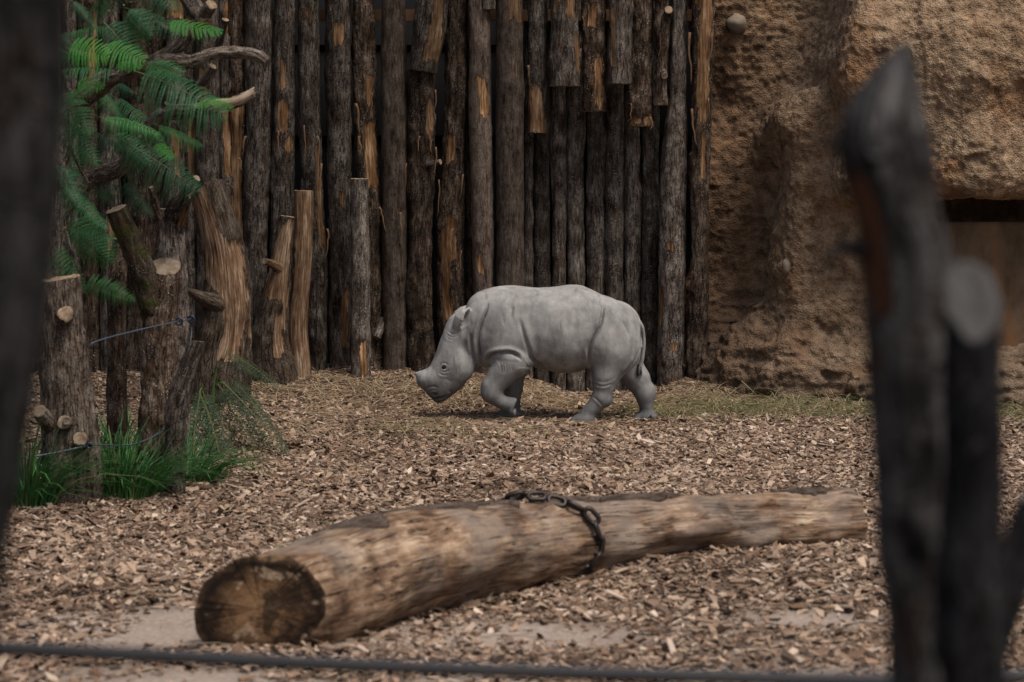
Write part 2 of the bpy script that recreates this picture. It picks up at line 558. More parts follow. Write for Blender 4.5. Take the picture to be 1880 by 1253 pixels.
MAT = {}
MAT['bark'] = bark_mat('bark_grey', (.013, .009, .007), (.100, .080, .067), (.285, .248, .217), .6)
MAT['bark_rough'] = bark_mat('bark_rough_brown', (.011, .007, .005), (.080, .053, .037), (.27, .205, .158), .9)
MAT['bark_smooth'] = bark_mat('bark_smooth_brown', (.026, .017, .013), (.125, .094, .075), (.215, .175, .148), .15, crack=.6)
MAT['bark_lichen'] = bark_mat('bark_lichen', (.012, .009, .007), (.085, .069, .057), (.28, .250, .215), 1.0, crack=.8)
MAT['bark_limb'] = bark_mat('bark_limb', (.020, .015, .012), (.10, .079, .064), (.25, .215, .185), .5, moss=0.0, bare_cols=[(.08, .055, .038), (.24, .185, .135), (.42, .35, .28)])
MAT['bark_stump'] = bark_mat('bark_stump', (.020, .014, .010), (.125, .095, .073), (.30, .252, .210), .5)
MAT['bark_moss'] = bark_mat('bark_mossy', (.012, .009, .006), (.042, .030, .020), (.10, .083, .066), .4, moss=.7)
MAT['drift'] = bark_mat('weathered_wood', (.03, .02, .014), (.08, .06, .045), (.15, .125, .10), .2,
                        bare_cols=[(.026, .014, .008), (.135, .080, .047), (.36, .275, .200)])
MAT['fallen'] = bark_mat('debarked_log', (.022, .014, .010), (.06, .038, .025), (.12, .085, .06), .1,
                         bare_cols=[(.028, .015, .009), (.165, .098, .056), (.48, .36, .25)], wet=.08)
MAT['post'] = bark_mat('weathered_post_shaded', (.006, .006, .007), (.022, .022, .024), (.045, .045, .049), .2, crack=1.0, wet=.05)  # very dark wood colour stands in for the shade over the near posts
MAT['post_warm'] = bark_mat('weathered_post_warm', (.012, .011, .011), (.085, .082, .082), (.18, .175, .176), .1,
                            bare_cols=[(.03, .013, .008), (.095, .041, .022), (.16, .08, .042)], wet=.05)
# the big log: worn pale wood with dark stains, cracks and a stained, checked end
M = Mat('worn_log')
g = M.attr('grain', True)
w1 = M.noise(M.map(g, (1, 1, .10)), 60, 6, .65, .5)
w2 = M.noise(M.map(g, (1, 1, .55)), 6.5, 7, .72, .4)
w3 = M.noise(M.map(g, (1, 1, .3)), 24, 5, .7)
f_ = M.math('ADD', M.math('ADD', M.math('MULTIPLY', w1, .30), M.math('MULTIPLY', w2, .42)), M.math('MULTIPLY', w3, .28))
c_ = M.ramp(f_, [(.36, (.028, .016, .010)), (.44, (.098, .056, .034)), (.52, (.225, .145, .092)), (.60, (.41, .31, .22)), (.68, (.58, .49, .40))])
st = M.remap(M.noise(M.map(g, (1, 1, .6)), 3.4, 6, .7, .5), .56, .64)
c_ = M.mix(M.math('MULTIPLY', st, .75), c_, (.042, .024, .015))
ck = M.noise(M.map(g, (1, 1, .05)), 26, 4, .6, .4)
ck = M.math('MULTIPLY', M.remap(M.math('ABSOLUTE', M.math('SUBTRACT', ck, .5)), 0, .017, 1, 0), M.remap(M.noise(g, 5, 3), .44, .52), clamp=True)
c_ = M.mix(ck, c_, (.010, .006, .004))
gr = M.remap(M.noise(g, 2.2, 4, .6), .45, .6)
c_ = M.mix(M.math('MULTIPLY', gr, .5), c_, (.22, .19, .165))
M.fin(c_, .8, M.bump(M.math('SUBTRACT', M.math('ADD', M.math('MULTIPLY', w1, .6), M.math('MULTIPLY', w3, .6)), ck), .8, .012), spec=.12)
MAT['worn_log'] = M.m
M = Mat('worn_log_end')
g = M.attr('grain', True); xy = M.map(M.attr('core', True), (1, 1, 0))
r_ = M.math('ADD', M.vmath('LENGTH', xy), M.math('MULTIPLY', M.math('SUBTRACT', M.noise(xy, 9, 4, .6), .5), .10))
c_ = M.ramp(M.math('DIVIDE', r_, .21), [(.0, (.24, .14, .072)), (.35, (.17, .096, .05)), (.58, (.07, .04, .022)), (.72, (.012, .008, .006)), (.80, (.05, .03, .018)), (.88, (.24, .155, .090)), (1, (.17, .11, .07))])
pb = M.remap(M.noise(xy, 13, 5, .65), .56, .62)
c_ = M.mix(M.math('MULTIPLY', pb, .8), c_, (.34, .25, .17))
dk = M.remap(M.noise(M.map(xy, (1, 1, 1), (3, 3, 0)), 7, 5, .7), .47, .56)
c_ = M.mix(M.math('MULTIPLY', dk, .8), c_, (.012, .008, .006))
dn = M.vmath('NORMALIZE', xy)
ck = M.remap(M.math('ABSOLUTE', M.math('SUBTRACT', M.noise(dn, 2.6, 4, .6), .5)), 0, .014, 1, 0)
c_ = M.mix(M.math('MULTIPLY', ck, .8, clamp=True), c_, (.006, .004, .003))
rg = M.math('SINE', M.math('MULTIPLY', r_, 420))
c_ = M.mix(M.remap(rg, 0, 1, 0, .08), c_, (.03, .018, .010))
M.fin(c_, .85, M.bump(M.math('SUBTRACT', M.math('ADD', M.math('MULTIPLY', rg, .04), M.noise(xy, 50, 5, .7)), ck), .8, .012), spec=.1)
MAT['worn_log_end'] = M.m
MAT['cut'] = cut_mat('sawn_wood', (.30, .22, .145), (.12, .075, .042), (.16, .095, .052), .65)
MAT['cut_pale'] = cut_mat('sawn_wood_pale', (.26, .205, .148), (.12, .082, .05), (.14, .09, .052), .45)
MAT['cut_dark'] = cut_mat('sawn_wood_dark', (.19, .120, .068), (.060, .034, .019), (.045, .025, .014), .9, (.014, .009, .006))
MAT['cut_grey'] = cut_mat('sawn_wood_grey', (.062, .061, .060), (.028, .027, .026), (.03, .028, .026), .15)
# ---------------------------------------------------------------- ground
def ground_z(x, y):
    x = np.asarray(x, float); y = np.asarray(y, float)
    A = np.interp(x, [-4, -2.6, -1.3, -0.3, 0.12, 0.42, 1.02, 1.28, 1.6, 2.5], [.17, .18, .20, .18, .13, .0, .0, .11, .16, .10])
    z = A * sstep(17.25, 18.5, y + 0.18 * np.sin(x * 2.3 + 1))
    p = np.stack((x.ravel(), y.ravel(), 0 * x.ravel()), -1)
    n = (0.022 * fbm(p * 0.9, 2, 3) + 0.010 * fbm(p * 3.3, 2, 5)).reshape(x.shape)
    near = np.exp(-(((x - 0.25) / 1.0) ** 2 + ((y - 16.85) / 0.45) ** 2))
    z = z + n * (1 - 0.9 * near) + 0.03 * sstep(-1.6, -3.4, x) * sstep(14.5, 13.0, y)
    # chips heaped against the far half of the fallen log
    z = z + 0.05 * np.exp(-(((x - 1.1) / 0.9) ** 2 + ((y - 10.6) / 0.45) ** 2))
    return z
def gz(x, y):
    return float(ground_z(np.array([x]), np.array([y]))[0])

def sandy(x, y):
    """where the chips have been scuffed away down to pale sand"""
    s = np.exp(-(((x + .05) / .60) ** 2 + ((y - 9.2) / .32) ** 2)) + np.exp(-(((x + 1.45) / .6) ** 2 + ((y - 9.35) / .40) ** 2)) \
        + .9 * np.exp(-(((x - 0.3) / 1.9) ** 2 + ((y - 8.3) / .35) ** 2)) + .7 * np.exp(-(((x - 1.2) / .4) ** 2 + ((y - 9.5) / .25) ** 2))
    p = np.stack((x, y, 0 * x), -1)
    return np.clip(1.6 * s * (1 + .8 * fbm(p * 2.6, 3, 91)), 0, 1)
def axis_pts(edges):
    return np.unique(np.concatenate([np.arange(a, b + 1e-6, d) for a, b, d in edges]))
gx = axis_pts([(-150, -10, 10), (-10, -5, .5), (-5, 5.5, .09), (5.5, 10, .5), (10, 150, 10)])
gy = axis_pts([(-40, 0, 4), (0, 7, .35), (7, 19.5, .09), (19.5, 24, .5), (24, 300, 12)])
GX, GY = np.meshgrid(gx, gy)
GZ = ground_z(GX, GY)
GZ = np.where((GY > 18.5) | (np.abs(GX) > 5), np.clip(GZ, -.1, .25), GZ)
gi = np.arange(GX.size).reshape(GX.shape)
gq = np.stack((gi[:-1, :-1], gi[:-1, 1:], gi[1:, 1:], gi[1:, :-1]), -1).reshape(-1, 4)
M = Mat('ground_mulch')
p_ = M.pos()
n1 = M.noise(p_, 1.3, 5, .6)
n2 = M.noise(p_, 38, 6, .7)
n3 = M.voro(p_, 34)
c_ = M.ramp(n2, [(.3, (.05, .032, .022)), (.5, (.16, .112, .078)), (.72, (.34, .26, .19))])
c2_ = M.ramp(M.noise(p_, 60, 6, .7), [(.3, (.30, .23, .185)), (.7, (.56, .465, .39))])
c_ = M.mix(M.math('MAXIMUM', M.math('MULTIPLY', M.remap(n1, .5, .62), .5), M.attr('sand')), c_, c2_)
c_ = M.mix(.35, c_, M.ramp(n3, [(0, 1.0), (.8, .4)]), 'MULTIPLY')
nb_ = M.bump(M.math('ADD', n2, M.noise(p_, 150, 4, .7)), .9, .012)
M.fin(c_, .95, nb_, spec=.1)
MAT['ground'] = M.m
g_o = tag(obj('ground', mesh_np('ground', np.stack((GX.ravel(), GY.ravel(), GZ.ravel()), -1), gq, None, True, None, {'sand': sandy(GX.ravel(), GY.ravel())}), MAT['ground']), kind='structure')

# --------- wood chips: one mass nobody could count
def chip_mass():
    rng = np.random.RandomState(11)
    n = 225000
    y = 7.6 + (19.0 - 7.6) * rng.rand(n)
    half = y * 0.2131 + 0.7
    keep = rng.rand(n) < (half / half.max())
    y = y[keep]; half = half[keep]
    x = (rng.rand(len(y)) * 2 - 1) * half
    p = np.stack((x, y, 0 * x), -1)
    sand = fbm(p * np.array((0.75, 0.75, 1)), 3, 77)
    # bare sandy scuffs in front of the log and at the near left
    sc = sandy(x, y)
    dens = 1.0 - 0.66 * sc - 0.35 * sstep(.15, .5, sand)
    grassy = np.exp(-(((x - 1.6) / .9) ** 2 + ((y - 17.3) / .45) ** 2))
    dens -= 0.35 * grassy
    keep = rng.rand(len(x)) < dens
    x, y = x[keep], y[keep]
    n = len(x)
    ln = np.clip(rng.lognormal(math.log(.027), .45, n), .010, .095)
    wd = ln * rng.uniform(.22, .70, n)
    wd = np.minimum(wd, .028)
    tk = rng.uniform(.003, .009, n)
    box = np.array([[-1, -1, -1], [1, -1, -1], [1, 1, -1], [-1, 1, -1], [-1, -1, 1], [1, -1, 1], [1, 1, 1], [-1, 1, 1]], float) * .5
    V = np.repeat(box[None], n, 0)
    V[:, :, 0] *= ln[:, None]; V[:, :, 1] *= wd[:, None]; V[:, :, 2] *= tk[:, None]
    # skewed, tapered ends so no chip is a box
    V[:, :, 0] += V[:, :, 1] * rng.uniform(-.9, .9, (n, 1))
    tap = rng.uniform(-.5, .5, (n, 1))
    V[:, :, 1] *= 1 + tap * np.sign(V[:, :, 0]) + rng.uniform(-.25, .25, (n, 8))
    V[:, :, 2] *= 1 + rng.uniform(-.7, .4, (n, 1)) * np.sign(V[:, :, 0])
    V[:, :, 2] += (V[:, :, 0] ** 2) * rng.uniform(-3, 3, (n, 1)) / ln[:, None] * .15
    a = rng.uniform(0, 2 * math.pi, n)
    tx, ty = rng.normal(0, .30, n), rng.normal(0, .30, n)
    def rot(V, ax, an):
        c, s = np.cos(an)[:, None], np.sin(an)[:, None]
        i, j = [(1, 2), (2, 0), (0, 1)][ax]
        A, Bv = V[:, :, i].copy(), V[:, :, j].copy()
        V[:, :, i] = c * A - s * Bv; V[:, :, j] = s * A + c * Bv
    rot(V, 0, tx); rot(V, 1, ty); rot(V, 2, a)
    z = ground_z(x, y) + rng.uniform(0.0, .016, n) + .35 * ln * np.abs(np.sin(ty)) * rng.uniform(.3, 1.0, n)
    V += np.stack((x, y, z), -1)[:, None]
    F = np.array([[4, 5, 6, 7], [0, 1, 5, 4], [1, 2, 6, 5], [2, 3, 7, 6], [3, 0, 4, 7]])
    Q = (F[None] + (np.arange(n) * 8)[:, None, None]).reshape(-1, 4)
    tint = np.clip(rng.beta(2.0, 2.6, n) + 0.10 * fbm(np.stack((x, y, 0 * x), -1) * 1.2, 2, 8), 0, 1)
    hue = rng.rand(n)
    return mesh_np('wood_chips', V.reshape(-1, 3), Q, None, False, None, {'tint': np.repeat(tint, 8), 'hue': np.repeat(hue, 8)})
M = Mat('wood_chip')
t_, h_ = M.attr('tint'), M.attr('hue')
ca = M.ramp(t_, [(.0, (.030, .016, .010)), (.25, (.15, .086, .053)), (.55, (.335, .218, .145)), (.85, (.53, .39, .275)), (1, (.68, .54, .43))])
cb = M.ramp(t_, [(.0, (.032, .021, .014)), (.3, (.17, .118, .086)), (.65, (.365, .275, .205)), (1, (.62, .50, .42))])
c_ = M.mix(h_, ca, cb)
n_ = M.noise(M.pos(), 160, 3, .6)
c_ = M.mix(.5, c_, M.ramp(n_, [(.3, .45), (.7, 1.0)]), 'MULTIPLY')
M.fin(c_, .85, M.bump(n_, .4, .003), spec=.2)
MAT['chip'] = M.m
tag(obj('wood_chips', chip_mass(), MAT['chip']), 'loose pale brown wood chips covering the paddock floor', 'wood chips', kind='stuff')

# --------- straw and hay strands
def strands(name, XY, seed, ln=(.10, .34), wid=.0032, lift=.02, arch=.02, up=0.0):
    rng = np.random.RandomState(seed)
    n = len(XY)
    K = 5
    L = rng.uniform(*ln, n); a = rng.uniform(0, 2 * math.pi, n)
    cur = rng.normal(0, .9, n)
    t = np.linspace(-.5, .5, K)
    ang = a[:, None] + cur[:, None] * t
    step = (L / (K - 1))[:, None]
    dx, dy = np.cos(ang) * step, np.sin(ang) * step
    X = XY[:, 0:1] + np.cumsum(dx, 1) - dx.sum(1, keepdims=True) / 2
    Y = XY[:, 1:2] + np.cumsum(dy, 1) - dy.sum(1, keepdims=True) / 2
    Z = ground_z(X, Y) + rng.uniform(.008, .008 + lift, (n, 1)) + rng.uniform(0, arch, (n, 1)) * (1 - 4 * t ** 2) + rng.normal(0, .5, (n, 1)) * up * (t + .5) * L[:, None]
    Z = np.maximum(Z, ground_z(X, Y) + .004)
    w = rng.uniform(.6, 1.4, n)[:, None] * wid
    nx, ny = -np.sin(ang) * w / 2, np.cos(ang) * w / 2
    P1 = np.stack((X + nx, Y + ny, Z + .001), -1); P2 = np.stack((X - nx, Y - ny, Z + .001), -1)
    P3 = np.stack((X, Y, Z - .0015), -1)
    V = np.stack((P1, P2, P3), 2).reshape(n, K * 3, 3)
    f = []
    for k in range(K - 1):
        b = k * 3
        for i, j in ((0, 1), (1, 2), (2, 0)):
            f.append([b + i, b + j, b + 3 + j, b + 3 + i])
    Q = (np.array(f)[None] + (np.arange(n) * K * 3)[:, None, None]).reshape(-1, 4)
    tint = rng.rand(n)
    return mesh_np(name, V.reshape(-1, 3), Q, None, True, None, {'tint': np.repeat(tint, K * 3)})
M = Mat('straw')
M.fin(M.ramp(M.attr('tint'), [(0, (.18, .11, .060)), (.5, (.36, .255, .155)), (1, (.60, .49, .33))]), .7, None, .3)
MAT['straw'] = M.m
rng = np.random.RandomState(5)
def blob(n, cx, cy, sx, sy):
    return np.stack((rng.normal(cx, sx, n), rng.normal(cy, sy, n)), -1)
XY = np.vstack((blob(650, -0.9, 18.0, .55, .28), blob(450, .15, 18.0, .3, .25), blob(500, 1.35, 18.0, .3, .25), blob(260, .2, 16.7, .9, .5),
                blob(450, -.9, 16.6, .7, .6), np.stack((rng.uniform(-3.5, 3.9, 700), rng.uniform(8, 18.2, 700)), -1), blob(500, -2.2, 18.1, .7, .3)))
XY = XY[XY[:, 1] < 18.75]
tag(obj('straw', strands('straw', XY, 21), MAT['straw']), 'dry straw strands strewn over the wood chips and banks', 'straw', kind='stuff')
M = Mat('dry_grass')
M.fin(M.ramp(M.attr('tint'), [(0, (.07, .10, .03)), (.3, (.16, .16, .065)), (.6, (.33, .28, .15)), (1, (.42, .34, .20))]), .7, None, .3)
MAT['hay'] = M.m
XY = np.vstack((blob(850, 1.85, 17.4, .5, .3), blob(700, 3.3, 17.1, .6, .3), blob(160, 1.0, 17.2, .3, .2), blob(90, -.6, 15.9, .5, .3)))
XY = XY[XY[:, 1] < 18.1]
tag(obj('hay', strands('hay', XY, 22, (.10, .30), .004, .03, .05, .35), MAT['hay']), 'trampled yellow green hay lying in front of the rock wall', 'hay', kind='stuff')
# ---------------------------------------------------------------- log fence
YF = 18.66
fence = thing('log_fence', 'tall dark fence of upright bark covered logs standing close together behind the rhinoceros', 'fence', (-.8, YF, 0))
def flog(xt, wt, xb, wb, Y, mat, seed, py1=None, py0=None, mid=None, bare=(), cut='cut', parent=fence, name='log', label=None, **kw):
    """upright log: photo x and width at the top (row py1 or above the frame) and at the bottom (row py0 or the ground)"""
    rs = np.random.RandomState(seed + 1000)
    top_row = 0 if py1 is None else py1
    bot_row = 690 if py0 is None else py0
    pt, pb = at(xt, top_row, Y), at(xb, bot_row, Y)
    k = Y / FPX
    rows = [(pb, wb * k / 2)]
    for (xm, wm, pym) in sorted(mid or [], key=lambda a: -a[2]):
        rows.append((at(xm, pym, Y), wm * k / 2))
    rows.append((pt, wt * k / 2))
    if py1 is None:          # go on above the frame
        d = rows[-1][0] - rows[0][0]; d /= d[2]
        rows.append((rows[-1][0] + d * (0.35 + .35 * rs.rand()), wt * k / 2 * .97))
    if py0 is None:
        p0 = rows[0][0].copy()
        z = gz(p0[0], Y) - .12
        p0[2] = z
        rows[0] = (p0, rows[0][1])
    pts = np.array([r[0] for r in rows]); rad = [r[1] * .92 for r in rows]
    if len(pts) == 2:        # slight natural bends
        L = np.linalg.norm(pts[1] - pts[0])
        if L > 1.4:
            ts = (.33, .66)
            ins = [pts[0] + (pts[1] - pts[0]) * t + np.array((rs.normal(0, .020), rs.normal(0, .02), 0)) for t in ts]
            pts = np.array([pts[0], *ins, pts[1]])
            rad = [rad[0], rad[0] * .67 + rad[1] * .33, rad[0] * .33 + rad[1] * .67, rad[1]]
    zlo, zhi = pts[0][2], pts[-1][2]
    b2 = []
    for (u, r1, r0, hw) in bare:   # rows r1 (upper) .. r0 (lower) in the photograph
        z1, z0 = at(940, r1, Y)[2], at(940, r0, Y)[2]
        b2.append((u, (z0 - zlo) / (zhi - zlo), (z1 - zlo) / (zhi - zlo), hw))
    kw['tone'] = kw.get('tone', 1.0) * rs.uniform(.60, 1.15)
    kw.setdefault('bare_auto', rs.choice((0, 0, .1)) if mat != 'bark_smooth' else 0)
    me = wood(name, pts, rad, seed, bare=b2, **kw)
    if parent is not None:
        shift(me, parent.location)
    o = obj(name, me, [MAT[mat], MAT[cut]], parent)
    if label: o['label'] = label
    return o
BK = dict(lump=.020, bark=.0075, knots=5)
RG = dict(lump=.026, bark=.014, freq=.75, knots=9)
SM = dict(lump=.011, bark=.004, freq=1.3, knots=4)
LI = dict(lump=.020, bark=.006, freq=1.1, knots=6)
# left end, behind the foliage (and one metre beyond the frame)
s = 100
for xt, wt, xb, wb, mt in ((-190, 50, -196, 52, 'bark'), (-140, 46, -138, 50, 'bark_rough'), (-92, 48, -92, 52, 'bark'), (-44, 46, -40, 48, 'bark_smooth'),
                           (2, 44, 0, 50, 'bark'), (50, 46, 48, 46, 'bark_rough'), (92, 42, 96, 46, 'bark'), (126, 30, 140, 34, 'bark'), (163, 36, 166, 40, 'bark_rough')):
    flog(xt, wt, xb, wb, YF + .03, mt, s, nseg=26, dl=.04, **BK); s += 1
flog(200, 36, 205, 46, YF + .02, 'bark', 121, tone=1.25, bare=[(.2, 380, 470, .35)], **BK)
flog(252, 60, 250, 58, YF, 'bark_rough', 122, mid=[(262, 56, 200)], **RG)
flog(296, 34, 300, 44, YF + .08, 'bark_rough', 123, **RG)
flog(320, 36, 322, 40, YF - .02, 'bark', 124, bare=[(0, -30, 42, 1.2), (.3, 240, 330, .4)], **BK)
flog(350, 34, 352, 36, YF + .05, 'bark', 125, bare=[(.1, 20, 60, .6), (.1, 190, 330, .5)], **RG)
flog(379, 48, 384, 44, YF - .02, 'bark', 126, bare=[(-.2, 130, 200, .4)], tone=1.1, **BK)
flog(412, 34, 420, 40, YF + .05, 'bark', 127, bare=[(.4, 0, 70, .4), (.2, 170, 330, .5)], **BK)
flog(436, 34, 436, 34, YF + .03, 'bark_rough', 128, bare=[(.0, 170, 690, .8)], **RG)
# the open middle
flog(474, 52, 475, 42, YF - .03, 'bark', 130, mid=[(473, 46, 200), (470, 48, 440)], tone=1.15, **BK)
flog(521, 38, 516, 46, YF - .02, 'bark', 131, mid=[(520, 44, 250), (519, 48, 430)], bare=[(.05, 100, 165, .35), (0, 185, 250, .55), (.6, 250, 285, .4)], tone=1.1, **BK)
flog(566, 41, 584, 38, YF - .02, 'bark', 132, mid=[(568, 42, 220), (577, 44, 450)], bare=[(.1, 0, 45, .25), (.75, 250, 460, .28)], **BK)
flog(620, 46, 624, 42, YF, 'bark', 133, mid=[(621, 46, 200), (623, 40, 420)], bare=[(.2, 38, 85, .42), (.35, 340, 385, .25), (.55, 520, 640, .35)], **BK)
flog(666, 40, 682, 40, YF + .02, 'bark_rough', 134, mid=[(671, 42, 230), (681, 40, 420)], bare=[(.35, 215, 350, .62), (.5, 130, 210, .22)], **RG)
flog(722, 48, 725, 50, YF - .02, 'bark_smooth', 135, bare=[(.6, 375, 405, .3)], **SM)
flog(794, 60, 776, 50, YF - .10, 'bark', 136, py0=131, mid=[(788, 60, 60)], bare=[(.45, -40, 118, .55)], name='log', label='upper log with an orange stripped stripe, sawn off above a lower log', **BK)
flog(775, 50, 774, 46, YF - .02, 'bark_rough', 137, py1=133, bare=[(.6, 180, 260, .35)], slant1=(0, -.35, 0), **RG)
flog(838, 32, 842, 52, YF + .02, 'bark_rough', 138, mid=[(836, 36, 150), (832, 44, 330), (826, 54, 500)], bare=[(-.2, 240, 300, .35), (.15, 400, 480, .5), (-.3, 420, 600, .5)], **RG)
flog(866, 30, 878, 36, YF + .12, 'bark_rough', 139, **RG)
flog(880, 42, 887, 40, YF - .04, 'bark_smooth', 140, mid=[(882, 44, 200), (886, 42, 400)], bare=[(.3, 140, 215, .5), (-.3, 450, 500, .3)], tone=1.15, **SM)
flog(935, 52, 938, 57, YF - .06, 'bark_smooth', 141, bare=[(.4, -30, 40, .5), (.5, 105, 150, .16)], tone=1.1, **SM)
flog(897, 24, 897, 24, YF - .10, 'bark', 142, py0=17, **BK)
# the niche: short hanging logs over thinner logs set back
hang = 'short log hanging above the dark niche with a sawn lower end'
for args in ((987, 38, 986, 37, YF - .02, 'bark_lichen', 150, 244, [(0, 150, 250, 1.2)]), (1037, 52, 1036, 58, YF - .16, 'bark', 151, 158, [(.4, -20, 40, .4), (.9, 60, 150, .25)]),
             (1090, 44, 1089, 44, YF - .06, 'bark_rough', 152, 204, [(.4, 100, 200, .35), (-.2, 0, 60, .5)]), (1139, 42, 1137, 44, YF - .15, 'bark', 153, 154, [(-.6, 0, 130, .3)]),
             (1177, 40, 1174, 44, YF - .04, 'bark_rough', 154, 232, [(0, 203, 240, 1.2)]), (1214, 28, 1213, 27, YF - .08, 'bark_rough', 155, 193, [(.2, 170, 198, .6)])):
    xt, wt, xb, wb, Y, mt, sd, row, br = args
    flog(xt, wt, xb, wb, Y, mt, sd, py0=row, bare=br, label=hang, tone=1.15, **(RG if mt == 'bark_rough' else BK))
sd = 160
YB = YF + .30
for x0, x1 in ((962, 979), (979, 1011), (1012, 1041), (1041, 1075), (1076, 1113), (1112, 1146), (1145, 1176), (1177, 1208)):
    xc, wd = (x0 + x1) / 2, (x1 - x0)
    flog(xc, wd, xc, wd + 1, YB + .02 * (sd % 3), 'bark_lichen' if sd % 2 else 'bark', sd, tone=(1.2, 1.35, 1.0)[sd % 3], nseg=30, dl=.03, **LI)
    sd += 1
flog(1247, 30, 1234, 52, YF, 'bark', 170, mid=[(1243, 38, 200), (1235, 50, 380)], bare=[(-.3, 430, 465, .35), (0, 620, 650, .3)], tone=1.25, **BK)
flog(1291, 38, 1283, 38, YF - .08, 'bark_rough', 171, mid=[(1290, 36, 200), (1285, 34, 420)], bare=[(0, -60, 235, .95), (.1, 240, 330, .3)], tone=1.1, **RG)
# knots and stubs of sawn twigs on the fence logs
def stub(px, py, Y, r_px, dpx, dpy, length, mat='bark', seed=0, parent=fence, cut='cut', name='twig_stub', dy=-.5, up=None):
    k = Y / FPX
    p0 = at(px, py, Y)
    d = np.array((dpx, dy * math.hypot(dpx, dpy) if (dpx or dpy) else -1.0, -dpy), float)
    d /= np.linalg.norm(d)
    me = wood(name, [p0 - d * .06, p0 + d * length * .5, p0 + d * length], [r_px * k * 1.25, r_px * k, r_px * k], seed, nseg=16, dl=.02, lump=.003, bark=.002, knots=0, ref=(0.3, -1, .1))
    return obj(name, shift(me, parent.location), [MAT[mat], MAT[cut]], parent)
stub(1226, 26, YF - .2, 7, 0, -.15, .10, seed=301, dy=-4)
stub(1219, 137, YF - .16, 6, 0, .1, .05, seed=302, dy=-4)
stub(700, 600, YF - .05, 7, -.4, 1, .10, seed=303)
stub(405, 70, YF - .1, 6, .35, -1, .16, seed=304)
stub(372, 150, YF - .1, 7, .8, -1, .16, seed=305)
stub(300, 50, YF - .12, 6, -.6, -.4, .12, seed=306, cut='cut')
stub(798, 300, YF - .12, 5, .9, -.2, .05, seed=307, cut='cut')
# rails and the dark boarding behind
def box_mesh(name, c, s, jit=0.0):
    b = np.array([[-1, -1, -1], [1, -1, -1], [1, 1, -1], [-1, 1, -1], [-1, -1, 1], [1, -1, 1], [1, 1, 1], [-1, 1, 1]], float) * .5
    F = [[0, 3, 2, 1], [4, 5, 6, 7], [0, 1, 5, 4], [1, 2, 6, 5], [2, 3, 7, 6], [3, 0, 4, 7]]
    return mesh_np(name, b * np.array(s) + np.array(c), F, None, False)
MAT['rail'] = plain('rail_timber', (.13, .07, .035), .8, .2, var=.4, scale=12, bump=.004)
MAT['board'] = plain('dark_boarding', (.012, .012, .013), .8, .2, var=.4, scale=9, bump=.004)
zr = at(700, 28, YF + .22)[2]
obj('rail', shift(box_mesh('rail', (-1.6, YF + .24, zr), (6.3, .05, .09)), fence.location), MAT['rail'], fence)
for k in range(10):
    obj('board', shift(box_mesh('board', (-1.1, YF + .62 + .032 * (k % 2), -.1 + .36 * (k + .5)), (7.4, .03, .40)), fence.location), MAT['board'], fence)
# loose strips of bark hanging off the logs
def strip_mesh(p, L, wdt, seed):
    r = np.random.RandomState(seed)
    K = 9
    t = np.linspace(0, 1, K)
    x = p[0] + np.cumsum(r.normal(0, .006, K)) + .03 * r.normal() * t ** 2
    y = p[1] - .01 - .05 * r.rand() * t ** 1.5
    z = p[2] - L * t
    wv = wdt * (1 - .75 * t ** 1.4)
    tw = r.normal(0, .8) * t
    V = []
    for k in range(K):
        dx, dy = math.cos(tw[k]) * wv[k] / 2, math.sin(tw[k]) * wv[k] / 2
        V += [(x[k] - dx, y[k] - dy, z[k]), (x[k] + dx, y[k] + dy, z[k]), (x[k] + dx, y[k] + dy + .006, z[k]), (x[k] - dx, y[k] - dy + .006, z[k])]
    Q = [[k * 4 + i, k * 4 + (i + 1) % 4, k * 4 + 4 + (i + 1) % 4, k * 4 + 4 + i] for k in range(K - 1) for i in range(4)]
    Q += [[3, 2, 1, 0], [K * 4 - 4, K * 4 - 3, K * 4 - 2, K * 4 - 1]]
    return mesh_np('bark_strip', np.array(V), Q, None, True)
MAT['strip'] = plain('bark_strip', (.11, .062, .034), .85, .2, var=.6, scale=25, bump=.003)
rs = np.random.RandomState(9)
for (px, py, L) in ((586, 250, .3), (590, 300, .45), (600, 420, .25), (683, 170, .2), (745, 300, .25), (800, 165, .25), (798, 270, .22), (770, 250, .12), (806, 330, .3), (850, 320, .2),
                    (845, 460, .2), (660, 250, .15), (655, 190, .25), (1068, 30, .22), (1063, 90, .2), (1100, 150, .2), (1265, 60, .4), (1308, 60, .3), (1300, 180, .25), (1268, 200, .3),
                    (1160, 190, .15), (1195, 215, .1), (970, 120, .2), (512, 240, .2), (452, 250, .15), (440, 290, .1), (792, 235, .2), (560, 230, .3), (700, 380, .2), (735, 390, .15), (1212, 60, .2), (830, 420, .2)):
    me = strip_mesh(at(px, py, YF - .15), L, rs.uniform(.008, .022), int(px * 7 + py))
    obj('bark_strip', shift(me, fence.location), MAT['strip'], fence)
